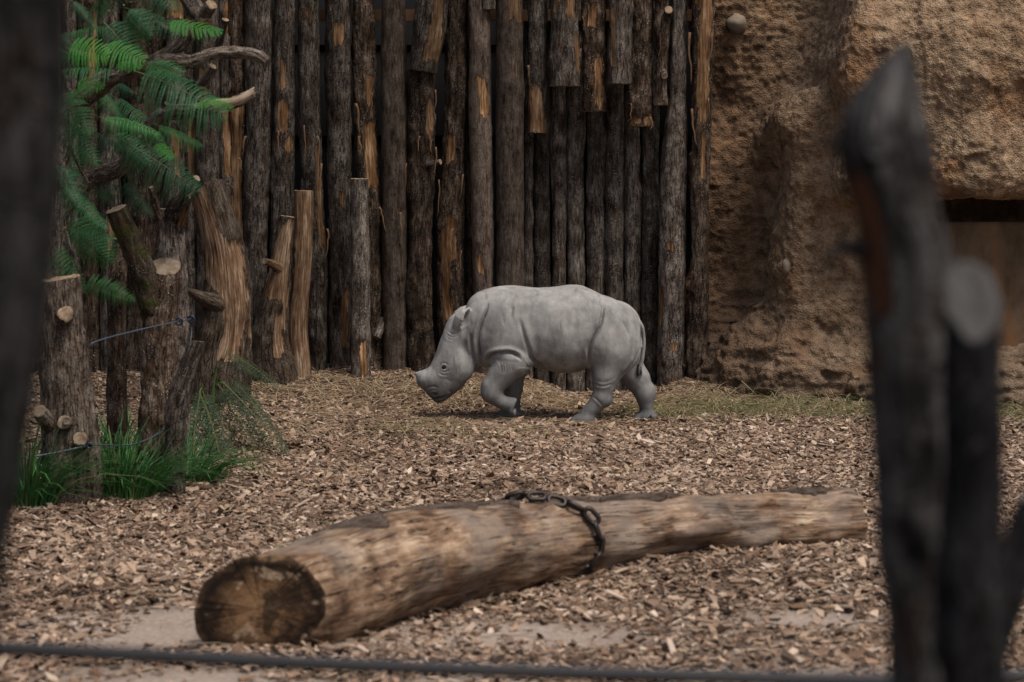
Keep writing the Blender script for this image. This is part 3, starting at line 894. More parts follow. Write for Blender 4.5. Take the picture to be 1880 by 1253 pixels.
# ---------------------------------------------------------------- rhinoceros calf
RY = 16.90
RK = RY / FPX / 3.581                    # metres per pixel of the working drawing (3.581 x the photograph)
RP = at(982.0, 777.0, RY)
RX0, RZ0 = RP[0], gz(RP[0], RY)
def rp(cx, cz, y=0.0):
    """drawing pixel -> metres in the calf's own frame (x along the body, y away from the camera, z up)"""
    return np.array(((cx - 902.4) * RK, y, (1067.0 - cz) * RK))
def loft_z(P, tab, n=2.3):
    """body of upright cross-sections: rows cx, top, bottom, half width"""
    T = np.array(tab, float)
    xs = (T[:, 0] - 902.4) * RK
    top, bot, hw = (1067 - T[:, 1]) * RK, (1067 - T[:, 2]) * RK, T[:, 3]
    fine = catmull(np.stack((xs, top, bot, hw), -1)[:, [0, 1, 2, 3]], 160) if False else None
    x = P[:, 0]
    xc = np.clip(x, xs[0], xs[-1])
    tp, bt, w_ = np.interp(xc, xs, top), np.interp(xc, xs, bot), np.interp(xc, xs, hw)
    c, h = (tp + bt) / 2, np.maximum((tp - bt) / 2, .01)
    q = (np.abs(P[:, 1] / w_) ** n + np.abs((P[:, 2] - c) / h) ** n) ** (1 / n)
    d = (q - 1) * np.minimum(w_, h)
    ex = x - xc
    return np.where(ex != 0, np.sqrt(np.maximum(d, 0) ** 2 + ex ** 2) + np.minimum(d, 0) * 0, d)
def densify(tab, m=6):
    T = np.array(tab, float)
    return catmull(T, (len(T) - 1) * m + 1) if False else np.stack([np.interp(np.linspace(0, len(T) - 1, (len(T) - 1) * m + 1), np.arange(len(T)), T[:, k]) for k in range(T.shape[1])], -1)
def smooth_tab(tab, m=8):
    """rounds the corners of a table of sections (cubic through the rows)"""
    T = np.array(tab, float); n = len(T)
    t = np.linspace(0, n - 1, (n - 1) * m + 1)
    k = np.clip(t.astype(int), 0, n - 2); f = (t - k)[:, None]
    g = lambda i: T[np.clip(i, 0, n - 1)]
    p0, p1, p2, p3 = g(k - 1), g(k), g(k + 1), g(k + 2)
    r = .5 * (2 * p1 + (p2 - p0) * f + (2 * p0 - 5 * p1 + 4 * p2 - p3) * f ** 2 + (3 * p1 - p0 - 3 * p2 + p3) * f ** 3)
    lin = p1 + (p2 - p1) * f
    r[:, 0] = np.maximum.accumulate(lin[:, 0] + np.arange(len(t)) * 1e-6)
    return r
TORSO = smooth_tab([(425, 345, 560, .115), (470, 258, 610, .140), (515, 214, 660, .160), (560, 193, 690, .182), (640, 173, 700, .208), (700, 165, 695, .222), (760, 164, 690, .230), (860, 174, 692, .244),
                    (950, 178, 716, .260), (1050, 170, 738, .268), (1130, 159, 741, .268), (1200, 163, 728, .262), (1270, 188, 700, .252), (1340, 222, 670, .240),
                    (1420, 250, 650, .222), (1480, 288, 640, .198), (1530, 338, 630, .165), (1570, 402, 615, .120), (1590, 455, 590, .070)])
HA = rp(400, 420); HU = np.array((-.316, 0, -.949)); HV = np.array((-.949, 0, .316))
HEAD = smooth_tab([(-70, 40, -140, .085), (-30, 66, -150, .105), (0, 76, -150, .112), (50, 81, -148, .118), (150, 83, -150, .118), (200, 84, -168, .114), (255, 86, -181, .112), (310, 92, -176, .108),
                   (380, 94, -155, .098), (430, 90, -128, .088), (481, 78, -95, .076), (511, 50, -70, .058), (532, 0, -48, .034)])
def loft_head(P, n=2.25):
    q_ = P - HA
    t = q_ @ HU / RK; s = q_ @ HV / RK
    xs = HEAD[:, 0]
    tc = np.clip(t, xs[0], xs[-1])
    f_, b_, w_ = (np.interp(tc, xs, HEAD[:, k]) for k in (1, 2, 3))
    c, h = (f_ + b_) / 2, np.maximum((f_ - b_) / 2, 8) * RK
    yy = P[:, 1] - .01
    qq = (np.abs(yy / w_) ** n + np.abs((s - c) * RK / h) ** n) ** (1 / n)
    d = (qq - 1) * np.minimum(w_, h)
    ex = (t - tc) * RK
    return np.where(ex != 0, np.sqrt(np.maximum(d, 0) ** 2 + ex ** 2), d)
def cone(P, a, b, r1, r2, sy=1.0):
    """round cone between two spheres; sy scales its thickness across the body"""
    a, b = np.array(a, float), np.array(b, float)
    if sy != 1.0:
        yc = a[1]
        P = P.copy(); P[:, 1] = (P[:, 1] - yc) / sy + yc
        b[1] = (b[1] - yc) / sy + yc
    ba = b - a; l2 = ba.dot(ba); rr = r1 - r2; a2 = l2 - rr * rr; il2 = 1 / l2
    pa = P - a
    y = pa @ ba; z = y - l2
    x2 = ((pa * l2 - ba * y[:, None]) ** 2).sum(1)
    y2, z2 = y * y * l2, z * z * l2
    k = np.sign(rr) * rr * rr * x2
    d = (np.sqrt(np.maximum(x2 * a2 * il2, 0)) + y * rr) * il2 - r1
    d = np.where(np.sign(y) * a2 * y2 < k, np.sqrt(x2 + y2) * il2 - r1, d)
    return np.where(np.sign(z) * a2 * z2 > k, np.sqrt(x2 + z2) * il2 - r2, d)
def ell(P, c, r):
    q_ = (P - np.asarray(c)) / np.asarray(r)
    k0 = np.linalg.norm(q_, axis=1)
    k1 = np.linalg.norm(q_ / np.asarray(r), axis=1)
    return k0 * (k0 - 1) / np.maximum(k1, 1e-6)
def dist_line(P, pts):
    """distance in the side view to a polyline given in drawing pixels, and where along it (0..1)"""
    pts = np.array([rp(*p) for p in pts])[:, [0, 2]]
    q_ = P[:, [0, 2]]
    best = np.full(len(P), 9.0); tt = np.zeros(len(P)); side = np.zeros(len(P))
    n = len(pts) - 1
    for i in range(n):
        a, ab = pts[i], pts[i + 1] - pts[i]
        t = np.clip(((q_ - a) @ ab) / ab.dot(ab), 0, 1)
        v = q_ - (a + t[:, None] * ab)
        d = np.hypot(v[:, 0], v[:, 1])
        m = d < best
        best = np.where(m, d, best); tt = np.where(m, (i + t) / n, tt)
        side = np.where(m, np.sign(v[:, 0] * ab[1] - v[:, 1] * ab[0]), side)
    return best, tt, side
def curve_px(pts, m=6):
    p = np.array([(a, b, 0.0) for a, b in pts], float)
    return [tuple(v[:2]) for v in catmull(p, (len(p) - 1) * m + 1)]
def foot(P, cx, cz, y, rx, ry, rz):
    c = rp(cx, cz, y)
    d = ell(P, c, (rx, ry, rz))
    for k, (ox, oy) in enumerate(((-.78, -.30), (-.92, .12), (-.70, .5))):       # three blunt toes
        d = smin(d, ell(P, c + np.array((ox * rx, oy * ry * 1.3, -.012)), (.032, .030, .030)), .014)
    return d
NY, FY = -.150, .135        # near and far side
def rhino_f(P):
    P = np.asarray(P, float)
    body = loft_z(P, TORSO)
    # shoulder, hump and rump masses
    body = smin(body, ell(P, rp(735, 470, -.115), (.165, .125, .255)), .09)
    body = smin(body, ell(P, rp(735, 470, .115), (.165, .125, .255)), .09)
    body = smin(body, ell(P, rp(1445, 500, NY + .02), (.168, .118, .245)), .07)
    body = smin(body, ell(P, rp(1470, 500, -NY - .03), (.160, .110, .235)), .07)
    head = loft_head(P)
    f = smin(body, head, .045)
    # hollow between jaw and neck, brow and cheek
    f = smin(f, ell(P, rp(420, 690, -.072), (.085, .045, .10)), .06)
    f = smin(f, ell(P, rp(420, 690, .092), (.085, .045, .10)), .06)
    # horn and the boss under it
    f = smin(f, cone(P, rp(228, 785, .01), rp(172, 790, .01), .080, .056), .035)
    f = smin(f, cone(P, rp(178, 768, .01), rp(117, 747, .01), .050, .0105), .020)
    # dewlaps between jaw and chest
    f = smin(f, cone(P, rp(512, 560, -.05), rp(548, 668, -.045), .075, .030), .022)
    f = smin(f, cone(P, rp(585, 560, -.07), rp(592, 655, -.06), .085, .042), .022)
    f = smin(f, cone(P, rp(512, 560, .05), rp(548, 660, .045), .075, .030), .022)
    # near foreleg, lifted and folded
    fl = cone(P, rp(755, 655, -.150), rp(636, 800, -.150), .122, .078, .88)
    fl = smin(fl, ell(P, rp(800, 640, -.135), (.095, .085, .085)), .06)
    fl = smin(fl, ell(P, rp(610, 842, -.150), (.068, .064, .080)), .04)
    fl = smin(fl, cone(P, rp(618, 872, -.150), rp(690, 925, -.148), .062, .046, .95), .030)
    hoof = cone(P, rp(688, 925, -.148), rp(758, 946, -.148), .046, .058)
    hoof = smin(hoof, ell(P, rp(752, 978, -.172), (.026, .032, .034)), .012)
    hoof = smin(hoof, ell(P, rp(752, 978, -.122), (.026, .030, .032)), .012)
    sole = (P - rp(768, 948, -.148)) @ np.array((.93, 0, -.37))
    fl = smin(fl, smax(hoof, sole, .016), .018)
    # far foreleg, standing
    fr = cone(P, rp(765, 640, FY), rp(758, 840, FY), .095, .067)
    fr = smin(fr, cone(P, rp(758, 840, FY), rp(744, 985, FY), .067, .062), .03)
    fr = smin(fr, foot(P, 742, 1030, FY, .098, .080, .048), .025)
    # near hind leg
    hl = cone(P, rp(1415, 570, NY + .02), rp(1364, 775, NY + .015), .165, .078, .78)
    hl = smin(hl, cone(P, rp(1362, 755, NY + .01), rp(1342, 880, NY + .02), .080, .064), .05)
    hl = smin(hl, ell(P, rp(1362, 915, NY + .02), (.046, .045, .036)), .035)
    hl = smin(hl, cone(P, rp(1338, 895, NY + .02), rp(1248, 1000, NY + .02), .064, .052), .03)
    hl = smin(hl, foot(P, 1222, 1040, NY + .02, .086, .072, .046), .028)
    # far hind leg, stretched back
    hr = cone(P, rp(1465, 640, .09), rp(1575, 785, .075), .140, .086, .85)
    hr = smin(hr, cone(P, rp(1585, 790, .075), rp(1630, 885, .06), .083, .064), .04)
    hr = smin(hr, ell(P, rp(1672, 862, .06), (.032, .038, .044)), .03)
    hr = smin(hr, cone(P, rp(1632, 885, .06), rp(1645, 1000, .06), .062, .047), .035)
    hr = smin(hr, foot(P, 1648, 1040, .06, .084, .068, .044), .028)
    f = smin(f, fl, .022)
    f = smin(f, fr, .05)
    f = smin(f, hl, .075)
    f = smin(f, hr, .055)
    # ears
    for sy, dx in ((-1, 0), (1, -14)):
        a, b = rp(378 + dx, 452, .01 + sy * .105), rp(476 + dx, 296, .01 + sy * .150)
        ax = (b - a); L = np.linalg.norm(ax); ax /= L
        side = np.cross(ax, (0, sy * 1.0, 0)) * (1 if sy < 0 else -1); side /= np.linalg.norm(side)
        nrm_ = np.cross(side, ax)
        def ear(r_, off):
            q_ = P - (a + b) / 2 - off
            u, v, w_ = q_ @ ax, q_ @ side, q_ @ nrm_
            wd = np.interp(u, [-.12, -.07, 0, .05, .085, .105], [.034, .050, .058, .046, .018, .004]) * r_
            qq = np.sqrt((u / (.108 * (1 if r_ == 1 else .88))) ** 2 + (v / wd) ** 2 + (w_ / (wd * .78)) ** 2)
            return (qq - 1) * wd * .7
        outer, inner = ear(1, 0), ear(.66, np.array((.027, sy * .014, -.010)) + ax * .016)
        f = smin(f, smax(outer, -inner, .008), .014)
    # tail
    tl = curve_px([(1568, 395), (1598, 440), (1613, 500), (1616, 560), (1610, 630), (1598, 690), (1588, 738)], 3)
    for i in range(len(tl) - 1):
        r0 = np.interp(i, [0, 6, len(tl)], [.026, .016, .011]); r1 = np.interp(i + 1, [0, 6, len(tl)], [.026, .016, .011])
        f = smin(f, cone(P, rp(*tl[i], -.025), rp(*tl[i + 1], -.025), r0, r1), .010)
    # eye hollow, nostril
    for sy in (-1, 1):
        f = smax(f, -ell(P, rp(304, 698, .01 + sy * .116), (.0165, .022, .0155)), .008)
        f = smax(f, -ell(P, rp(240, 880, .01 + sy * .082), (.024, .022, .013)), .007)
    # stand on the ground
    return smax(f, -(P[:, 2] - .002), .012)
def folds(P):
    near = np.clip(np.abs(P[:, 1]) / .03, 0, 1)
    x, z = P[:, 0] / RK + 902.4, 1067 - P[:, 2] / RK
    tot = -.0022 * fbm(P * 16, 2, 71)
    for pts, dep, sig, lip in FOLDS:
        m_ = 5 * sig / RK
        q_ = np.array(pts)
        k = np.nonzero((x > q_[:, 0].min() - m_) & (x < q_[:, 0].max() + m_) & (z > q_[:, 1].min() - m_) & (z < q_[:, 1].max() + m_))[0]
        if not len(k): continue
        d, t, sd = dist_line(P[k], pts)
        fade = np.clip(np.minimum(t, 1 - t) / .20, 0, 1)
        tot[k] += near[k] * fade * (dep * np.exp(-(d / sig) ** 2) - lip * np.exp(-((d - 2.2 * sig) / (1.6 * sig)) ** 2) * (sd > 0))
    return tot
FOLDS = [(curve_px(p), d, s, l) for p, d, s, l in (
    ([(600, 270), (572, 340), (545, 410), (527, 480), (530, 560), (556, 700)], .036, .0095, .009),
    ([(478, 470), (484, 540), (496, 610), (512, 690)], .018, .009, .006),
    ([(596, 690), (590, 650), (615, 608), (680, 590), (740, 588), (790, 612), (820, 650)][::-1], .024, .0100, .012),
    ([(800, 360), (822, 450), (842, 520), (864, 580), (884, 640), (930, 690)][::-1], .014, .012, .006),
    ([(882, 620), (915, 662), (955, 690)], .018, .009, .006),
    ([(1345, 265), (1338, 340), (1320, 420), (1285, 490), (1256, 560), (1250, 640), (1256, 700)], .034, .0095, .010),
    ([(1300, 400), (1275, 470), (1242, 540), (1236, 600)], .013, .010, .004),
    ([(1592, 400), (1600, 470), (1596, 560), (1560, 640), (1490, 730), (1440, 780)], .022, .010, .006),
    ([(1285, 770), (1340, 785), (1400, 770), (1440, 735)], .4 * .005, .007, .002),
    ([(1290, 800), (1345, 812), (1400, 795)], .4 * .008, .006, .003),
    ([(1275, 880), (1310, 905), (1345, 945)], .6 * .008, .006, .003),
    # face: eyelids, ear root, nose, mouth, jaw
    ([(268, 706), (284, 676), (312, 668), (334, 686)], .005, .005, .0015),
    ([(276, 716), (300, 728), (330, 722), (342, 704)], .005, .005, .0015),
    ([(268, 728), (296, 746), (330, 742)], .004, .006, .002),
    ([(318, 470), (340, 492), (376, 496), (400, 480)], .005, .006, .003),
    ([(312, 486), (338, 510), (378, 512)], .004, .006, .002),
    ([(330, 455), (352, 476), (384, 476), (404, 455)], .005, .006, .003),
    ([(176, 856), (206, 832), (240, 826), (270, 838)], .006, .008, .003),
    ([(200, 862), (228, 846), (262, 850)], .004, .007, .002),
    ([(205, 905), (246, 911), (280, 904), (325, 890)], .022, .006, .004),
    ([(330, 850), (352, 866), (348, 890)], .004, .008, .002),
    ([(320, 770), (350, 790), (372, 776)], .003, .008, .001),
    ([(1270, 290), (1258, 360), (1240, 420)], .004, .020, .0), ([(1220, 290), (1212, 370), (1196, 450)], .004, .020, .0),
    ([(1170, 300), (1160, 380), (1146, 460)], .004, .020, .0), ([(1120, 310), (1112, 390), (1100, 470)], .003, .020, .0),
    ([(752, 290), (748, 330), (744, 370)], .004, .010, .001), ([(690, 330), (694, 370), (700, 410)], .003, .010, .001),
    ([(1465, 380), (1490, 430), (1510, 480)], .004, .010, .001),
)]
# fine folds over the forearm
for k in range(12):
    x0 = 660 + 17 * k
    FOLDS.append((curve_px([(x0 - 20, 622 + 2 * k), (x0 + 18, 670 + 2 * k), (x0 + 24, 735 - 6 * k)]), (.0050), .0050, .0))
V_, Q_ = implicit_mesh(rhino_f, (-.86, -.36, -.03), (.92, .34, 1.04), .0125)
V_ = V_ - vnormals(V_, Q_) * folds(V_)[:, None]
V_[:, 2] = np.maximum(V_[:, 2], 0)
M = Mat('rhino_hide')
o_ = M.objco()
n1 = M.noise(o_, 3.2, 5, .6)
n2 = M.noise(M.map(o_, (1, 1, .5)), 14, 5, .65)
col = M.ramp(M.math('ADD', M.math('MULTIPLY', n1, .55), M.math('MULTIPLY', n2, .45)), [(.37, (.145, .141, .135)), (.5, (.257, .250, .240)), (.63, (.368, .360, .346))])
dust = M.remap(M.noise(o_, 6, 5, .65), .52, .7)
col = M.mix(M.math('MULTIPLY', dust, .4), col, (.20, .168, .13))
smear = M.remap(M.noise(M.map(o_, (3.2, 1, .9)), 6, 4, .6), .60, .70)
col = M.mix(M.math('MULTIPLY', smear, .55), col, (.095, .09, .086))
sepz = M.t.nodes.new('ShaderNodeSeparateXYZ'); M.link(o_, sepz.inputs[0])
mud_shade = M.math('MULTIPLY', M.remap(M.math('ADD', sepz.outputs[2], M.math('MULTIPLY', n2, .2)), .16, .52, 1, 0), .9)  # mud on the lower legs, plus leg and belly shade put into the colour
col = M.mix(mud_shade, col, (.075, .075, .079))
mz = M.vmath('DISTANCE', M.map(o_, (1, .6, 1)), tuple(float(v) for v in rp(238, 900)))
mz = M.math('MULTIPLY', M.remap(M.math('ADD', mz, M.math('MULTIPLY', n2, .10)), .08, .22, 1, 0), .8)
col = M.mix(mz, col, (.050, .046, .044))
cr = M.voro(M.map(o_, (1, 1, 1.3)), 85, 'DISTANCE_TO_EDGE')
cr2 = M.voro(M.map(o_, (1.4, 1, .8), rot=(0, .6, 0)), 42, 'DISTANCE_TO_EDGE')
cf = M.math('ADD', M.remap(cr, 0, .12), M.math('MULTIPLY', M.remap(cr2, 0, .08), .8))
col = M.mix(M.remap(cf, 0, 1.0, .12, 0), col, (.08, .075, .07))
hgt = M.math('ADD', M.math('MULTIPLY', cf, .5), M.math('MULTIPLY', M.noise(o_, 120, 4, .7), .5))
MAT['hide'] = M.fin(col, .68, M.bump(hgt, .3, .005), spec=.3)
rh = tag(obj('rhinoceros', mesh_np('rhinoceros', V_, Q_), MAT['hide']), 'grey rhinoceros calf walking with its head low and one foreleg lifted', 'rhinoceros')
rh.location = (RX0, RY, RZ0 - .006)
MAT['eye'] = plain('eye', (.006, .005, .004), .35, .3)
MAT['nail'] = plain('toenail', (.12, .112, .108), .6, .2, var=.4)
MAT['hair'] = plain('dark_hair', (.012, .011, .011), .8, .2)
def uv_ball(name, c, r, nu=20, nv=12):
    th = np.linspace(0, 2 * math.pi, nu, endpoint=False); ph = np.linspace(0, math.pi, nv)
    V = np.array([[math.sin(p) * math.cos(t), math.sin(p) * math.sin(t), math.cos(p)] for p in ph for t in th]) * np.asarray(r) + np.asarray(c)
    Q = [[i * nu + j, (i + 1) * nu + j, (i + 1) * nu + (j + 1) % nu, i * nu + (j + 1) % nu] for i in range(nv - 1) for j in range(nu)]
    return mesh_np(name, V, Q)
for sy in (-1, 1):
    obj('eye', uv_ball('eye', rp(304, 698, .01 + sy * .0940), (.0172, .013, .0165)), MAT['eye'], rh)
# tuft of tail hair
def tuft():
    V, Q = [], []
    r = np.random.RandomState(3)
    for k in range(70):
        b = rp(1590 + r.uniform(-4, 4), 722 + r.uniform(-45, 12), -.025 + r.uniform(-.012, .012))
        s = -1 if k % 2 else 1
        e = b + np.array((s * r.uniform(.004, .018), r.uniform(-.015, .015), -r.uniform(.02, .06)))
        m = (b + e) / 2 + np.array((s * .008, 0, .0))
        w_ = .0016
        i = len(V)
        for p, ww in ((b, w_), (m, w_), (e, w_ * .4)):
            V += [p + (ww, 0, 0), p + (-ww * .5, ww, 0), p + (-ww * .5, -ww, 0)]
        for a in (0, 3):
            for j in range(3):
                Q.append([i + a + j, i + a + (j + 1) % 3, i + a + 3 + (j + 1) % 3, i + a + 3 + j])
    return mesh_np('tail_hair', np.array(V), Q)
obj('tail_hair', tuft(), MAT['hair'], rh)
# toenails of the three standing feet and of the lifted one
def nail(c, r): obj('toenail', uv_ball('toenail', c, r, 12, 8), MAT['nail'], rh)
for cx, cz, y, rx, ry in ((742, 1030, FY, .098, .080), (1222, 1040, NY + .02, .086, .072), (1648, 1040, .06, .084, .068)):
    for ox, oy in ((-.80, -.62), (-1.14, .05)):
        nail(rp(cx, cz, y) + np.array((ox * rx, oy * ry * 1.25, -.014)), (.017, .021, .019))
nail(rp(764, 990, -.182), (.015, .019, .024)); nail(rp(768, 985, -.132), (.014, .018, .022))
# ---------------------------------------------------------------- rock wall
def rbox(P, lo, hi, r):
    lo, hi = np.array(lo, float), np.array(hi, float)
    q_ = np.abs(P - (lo + hi) / 2) - ((hi - lo) / 2 - r)
    return np.linalg.norm(np.maximum(q_, 0), axis=1) + np.minimum(q_.max(1), 0) - r
ZS = at(1780, 366, 17.45)[2]; ZP = at(1780, 408, 17.95)[2]; ZB = at(1780, 640, 17.7)[2]
XP = at(1690, 500, 17.8)[0]
def rock_f(P):
    x, y, z = P[:, 0], P[:, 1], P[:, 2]
    w1 = fbm(P * 1.7, 3, 201)
    w2 = 1 - 2 * np.abs(fbm(P * np.array((4.2, 4.2, 5.5)), 3, 205))
    Pw = P + np.stack((.10 * vnoise(P * 1.3, 210), .10 * vnoise(P * 1.3 + 7, 211), .05 * vnoise(P * 1.6, 212)), -1)
    back = rbox(Pw, (1.46, 18.74, -.4), (5.8, 19.25, 4.0), .12)
    back = back - .22 * sstep(.9, 0, z)
    col = rbox(Pw, (2.02, 17.95, -.4), (XP, 19.1, 2.30), .28)
    bul = rbox(Pw * np.array((1, 1, .2)) + np.array((0, 0, P[0, 2] * 0)) , (2.40, 17.48, -9), (5.8, 19.1, 9), .30) if False else rbox(P + np.stack((.08 * vnoise(P * 1.5, 214), .09 * vnoise(P * 1.5 + 5, 215), .02 * vnoise(P * 2.5, 216)), -1), (2.38, 17.45, ZS), (5.8, 19.1, 4.1), .22)
    bul = bul + .22 * sstep(2.4, 3.6, z)
    base = rbox(Pw, (1.95, 17.86, -.4), (5.8, 19.1, ZB - .04), .14)
    base = np.minimum(base, rbox(Pw, (2.45, 17.66, -.4), (5.8, 19.1, .26), .12))
    foot_ = ell(Pw, (2.05, 18.42, .0), (.46, .45, .62))
    f = smin(back, col, .22)
    f = smin(f, bul, .20)
    f = smin(f, base, .16)
    f = smin(f, foot_, .25)
    # rounded hollow in the corner
    f = smax(f, -ell(P, (1.83, 18.15, 1.55), (.22, .14, .66)), .14)
    # behind the pale panel: a dark slot
    f = smax(f, -rbox(P, (XP, 17.2, ZB - .03), (6.5, 18.75, ZS - .02), .03), .02)
    lo = sstep(1.3, .2, z)
    st = 1 - 2 * np.abs(fbm(Pw * np.array((2.2, 2.2, 9.0)), 2, 245))
    fold_ = fbm(Pw * np.array((2.4, 2.4, .55)), 2, 260)
    return f - .075 * fold_ - .035 * lo * st - .075 * w1 - (.012 + .040 * lo) * w2
V_, Q_ = implicit_mesh(rock_f, (1.15, 16.95, -.28), (5.3, 19.15, 3.9), .030)
N_ = vnormals(V_, Q_)
frontal = sstep(.35, -.1, N_[:, 1])
g1 = np.abs(fbm(V_ * 13, 2, 230)); g2 = vnoise(V_ * 32, 231); g3 = vnoise(V_ * 60, 233)
pit = sstep(.25, .6, fbm(V_ * 9, 2, 236))
V_ = V_ + N_ * (frontal * (.024 * (.3 - g1) * (.35 + 1.1 * sstep(-.2, .4, fbm(V_ * 2.2, 2, 240))) + .009 * g2 + .006 * g3 - .008 * pit))[:, None]
M = Mat('rock_face')
p_ = M.pos()
n1 = M.noise(p_, 1.5, 5, .6); n2 = M.noise(p_, 9, 6, .65); n3 = M.noise(p_, 55, 5, .7)
c_ = M.ramp(M.math('ADD', M.math('MULTIPLY', n2, .6), M.math('MULTIPLY', n3, .4)), [(.36, (.075, .047, .029)), (.5, (.235, .158, .098)), (.66, (.40, .295, .198))])
rust = M.remap(M.noise(p_, 1.15, 5, .65, .4), .53, .66)
c_ = M.mix(M.math('MULTIPLY', rust, .6), c_, M.ramp(n2, [(.3, (.12, .05, .022)), (.7, (.32, .155, .06))]))
stain = M.remap(M.noise(M.map(p_, (1, 1, .35)), 2.3, 5, .65), .55, .68)
c_ = M.mix(M.math('MULTIPLY', stain, .6), c_, (.085, .062, .045))
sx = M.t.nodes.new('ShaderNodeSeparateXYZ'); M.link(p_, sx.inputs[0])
recess_shade = M.math('MULTIPLY', M.remap(M.math('ADD', sx.outputs[0], M.math('MULTIPLY', n1, .7)), 2.05, 2.65, 1, 0), .8)  # rust brown left side, with the shade of the recess painted in
c_ = M.mix(recess_shade, c_, M.ramp(n2, [(.35, (.035, .020, .012)), (.65, (.17, .095, .052))]))
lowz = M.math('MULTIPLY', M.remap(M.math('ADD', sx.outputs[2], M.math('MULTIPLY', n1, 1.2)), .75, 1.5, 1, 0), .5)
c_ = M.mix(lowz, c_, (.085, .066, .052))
b1 = M.bump(M.math('ADD', M.math('MULTIPLY', n3, .8), M.voro(p_, 75)), .75, .012)
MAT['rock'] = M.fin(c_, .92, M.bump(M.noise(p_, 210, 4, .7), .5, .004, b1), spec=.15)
RL = np.array((3.2, 17.9, 0.0))
rock = thing('rock_wall', 'tall tan brown rock wall with an overhanging bulge beside the log fence', 'rock wall', RL)
obj('rock_face', shift(mesh_np('rock_face', V_, Q_), RL), MAT['rock'], rock)
# the smooth panel under the overhang
M = Mat('rock_panel')
p_ = M.pos()
c_ = M.ramp(M.noise(M.map(p_, (1, 1, .5)), 6, 6, .65), [(.3, (.085, .056, .036)), (.7, (.20, .135, .085))])
c_ = M.mix(M.math('MULTIPLY', M.remap(M.noise(M.map(p_, (1.5, 1, .3)), 3, 5, .6), .56, .66), .7), c_, (.22, .105, .045))
c_ = M.mix(M.remap(M.noise(p_, 70, 3, .6), .62, .70, 0, .4), c_, (.06, .05, .04))
MAT['panel'] = M.fin(c_, .9, M.bump(M.noise(p_, 90, 5, .7), .6, .006), spec=.15)
ax_ = np.linspace(XP + .01, 5.2, 60); az_ = np.linspace(ZB - .15, ZP, 36)
AX, AZ = np.meshgrid(ax_, az_)
AY = 17.97 + .025 * fbm(np.stack((AX.ravel(), 0 * AX.ravel(), AZ.ravel()), -1) * 3, 3, 251).reshape(AX.shape)
ii = np.arange(AX.size).reshape(AX.shape); nn = AX.size
fr_ = np.stack((AX.ravel(), AY.ravel(), AZ.ravel()), -1); bk_ = fr_ + np.array((0, .16, 0))
q1 = np.stack((ii[:-1, :-1], ii[:-1, 1:], ii[1:, 1:], ii[1:, :-1]), -1).reshape(-1, 4)
rim = np.concatenate((ii[0, :], ii[1:, -1], ii[-1, -2::-1], ii[-2:0:-1, 0]))
q3 = np.stack((np.roll(rim, -1), rim, rim + nn, np.roll(rim, -1) + nn), -1)
obj('panel', shift(mesh_np('panel', np.vstack((fr_, bk_)), np.vstack((q1, q1[:, ::-1] + nn, q3))), RL), MAT['panel'], rock)
# stones set in the face
MAT['stone'] = plain('grey_stone', (.17, .135, .10), .9, .2, var=.5, scale=18, bump=.008)
def stone(name, c, r, seed):
    me = uv_ball(name, (0, 0, 0), (1, 1, 1), 22, 14)
    co = np.empty(len(me.vertices) * 3, np.float32); me.vertices.foreach_get('co', co); co = co.reshape(-1, 3)
    co = co * (1 + .22 * fbm(co * 1.6 + seed, 3, seed))[:, None] * np.array(r) + np.array(c)
    me.vertices.foreach_set('co', co.astype(np.float32).ravel()); me.update()
    return me
for px, py, Y, r in ((1352, 44, 18.70, (.080, .10, .078)), (1443, 490, 18.02, (.032, .04, .055))):
    obj('stone', shift(stone('stone', at(px, py, Y), r, int(px)), RL), MAT['stone'], rock)
# ---------------------------------------------------------------- stumps, trunks and limbs at the left
def px_wood(name, rows, seed, Y=None, root=False, **kw):
    """rows: photo x, y, width in photo pixels (, depth)"""
    pts, rad = [], []
    for r in rows:
        y = r[3] if len(r) > 3 else Y
        pts.append(at(r[0], r[1], y)); rad.append(r[2] * y / FPX / 2)
    if root:
        p = pts[0].copy(); p[2] = gz(p[0], p[1]) - .10
        if pts[0][2] - p[2] > .02: pts.insert(0, p); rad.insert(0, rad[0])
    return wood(name, pts, rad, seed, **kw)
def base_of(rows, Y=None):
    r = rows[0]; y = r[3] if len(r) > 3 else Y
    p = at(r[0], r[1], y); return (p[0], y, gz(p[0], y))

# stump in front
loc = base_of([(132, 925, 100)], 12.8)
t = thing('tree_stump', 'thick cut stump with flat top and sawn branch knots beside the grass', 'tree stump', loc)
obj('trunk', shift(px_wood('trunk', [(133, 925, 100), (126, 770, 94), (116, 640, 84), (110, 512, 74)], 401, 12.8, root=True, nseg=56, dl=.016, bark=.011, freq=.75, lump=.016, knots=5, slant1=(0.12, .05, 0), flare=.02), loc), [MAT['bark_stump'], MAT['cut']], t)
def side_stub(par, p0, p1, w0, w1, seed, bark='bark_stump', cut='cut_pale', Y=None, **kw):
    loc_ = np.array(par.location) if par.parent is None else np.array(par.parent.location)
    rows = [(*p0[:2], w0, p0[2]), ((p0[0] + p1[0]) / 2, (p0[1] + p1[1]) / 2, (w0 + w1) / 2, (p0[2] + p1[2]) / 2), (*p1[:2], w1, p1[2])]
    return obj('branch_stub', shift(px_wood('branch_stub', rows, seed, nseg=22, dl=.012, lump=.010, bark=.006, knots=0, ref=(.2, -1, .2), **kw), loc_), [MAT[bark], MAT[cut]], par)
side_stub(t, (116, 585, 12.75), (121, 577, 12.62), 34, 27, 402, cut='cut')
side_stub(t, (105, 800, 12.78), (72, 756, 12.62), 36, 26, 403)
side_stub(t, (128, 785, 12.75), (118, 775, 12.64), 30, 22, 404)
side_stub(t, (150, 815, 12.75), (147, 807, 12.63), 32, 24, 405)
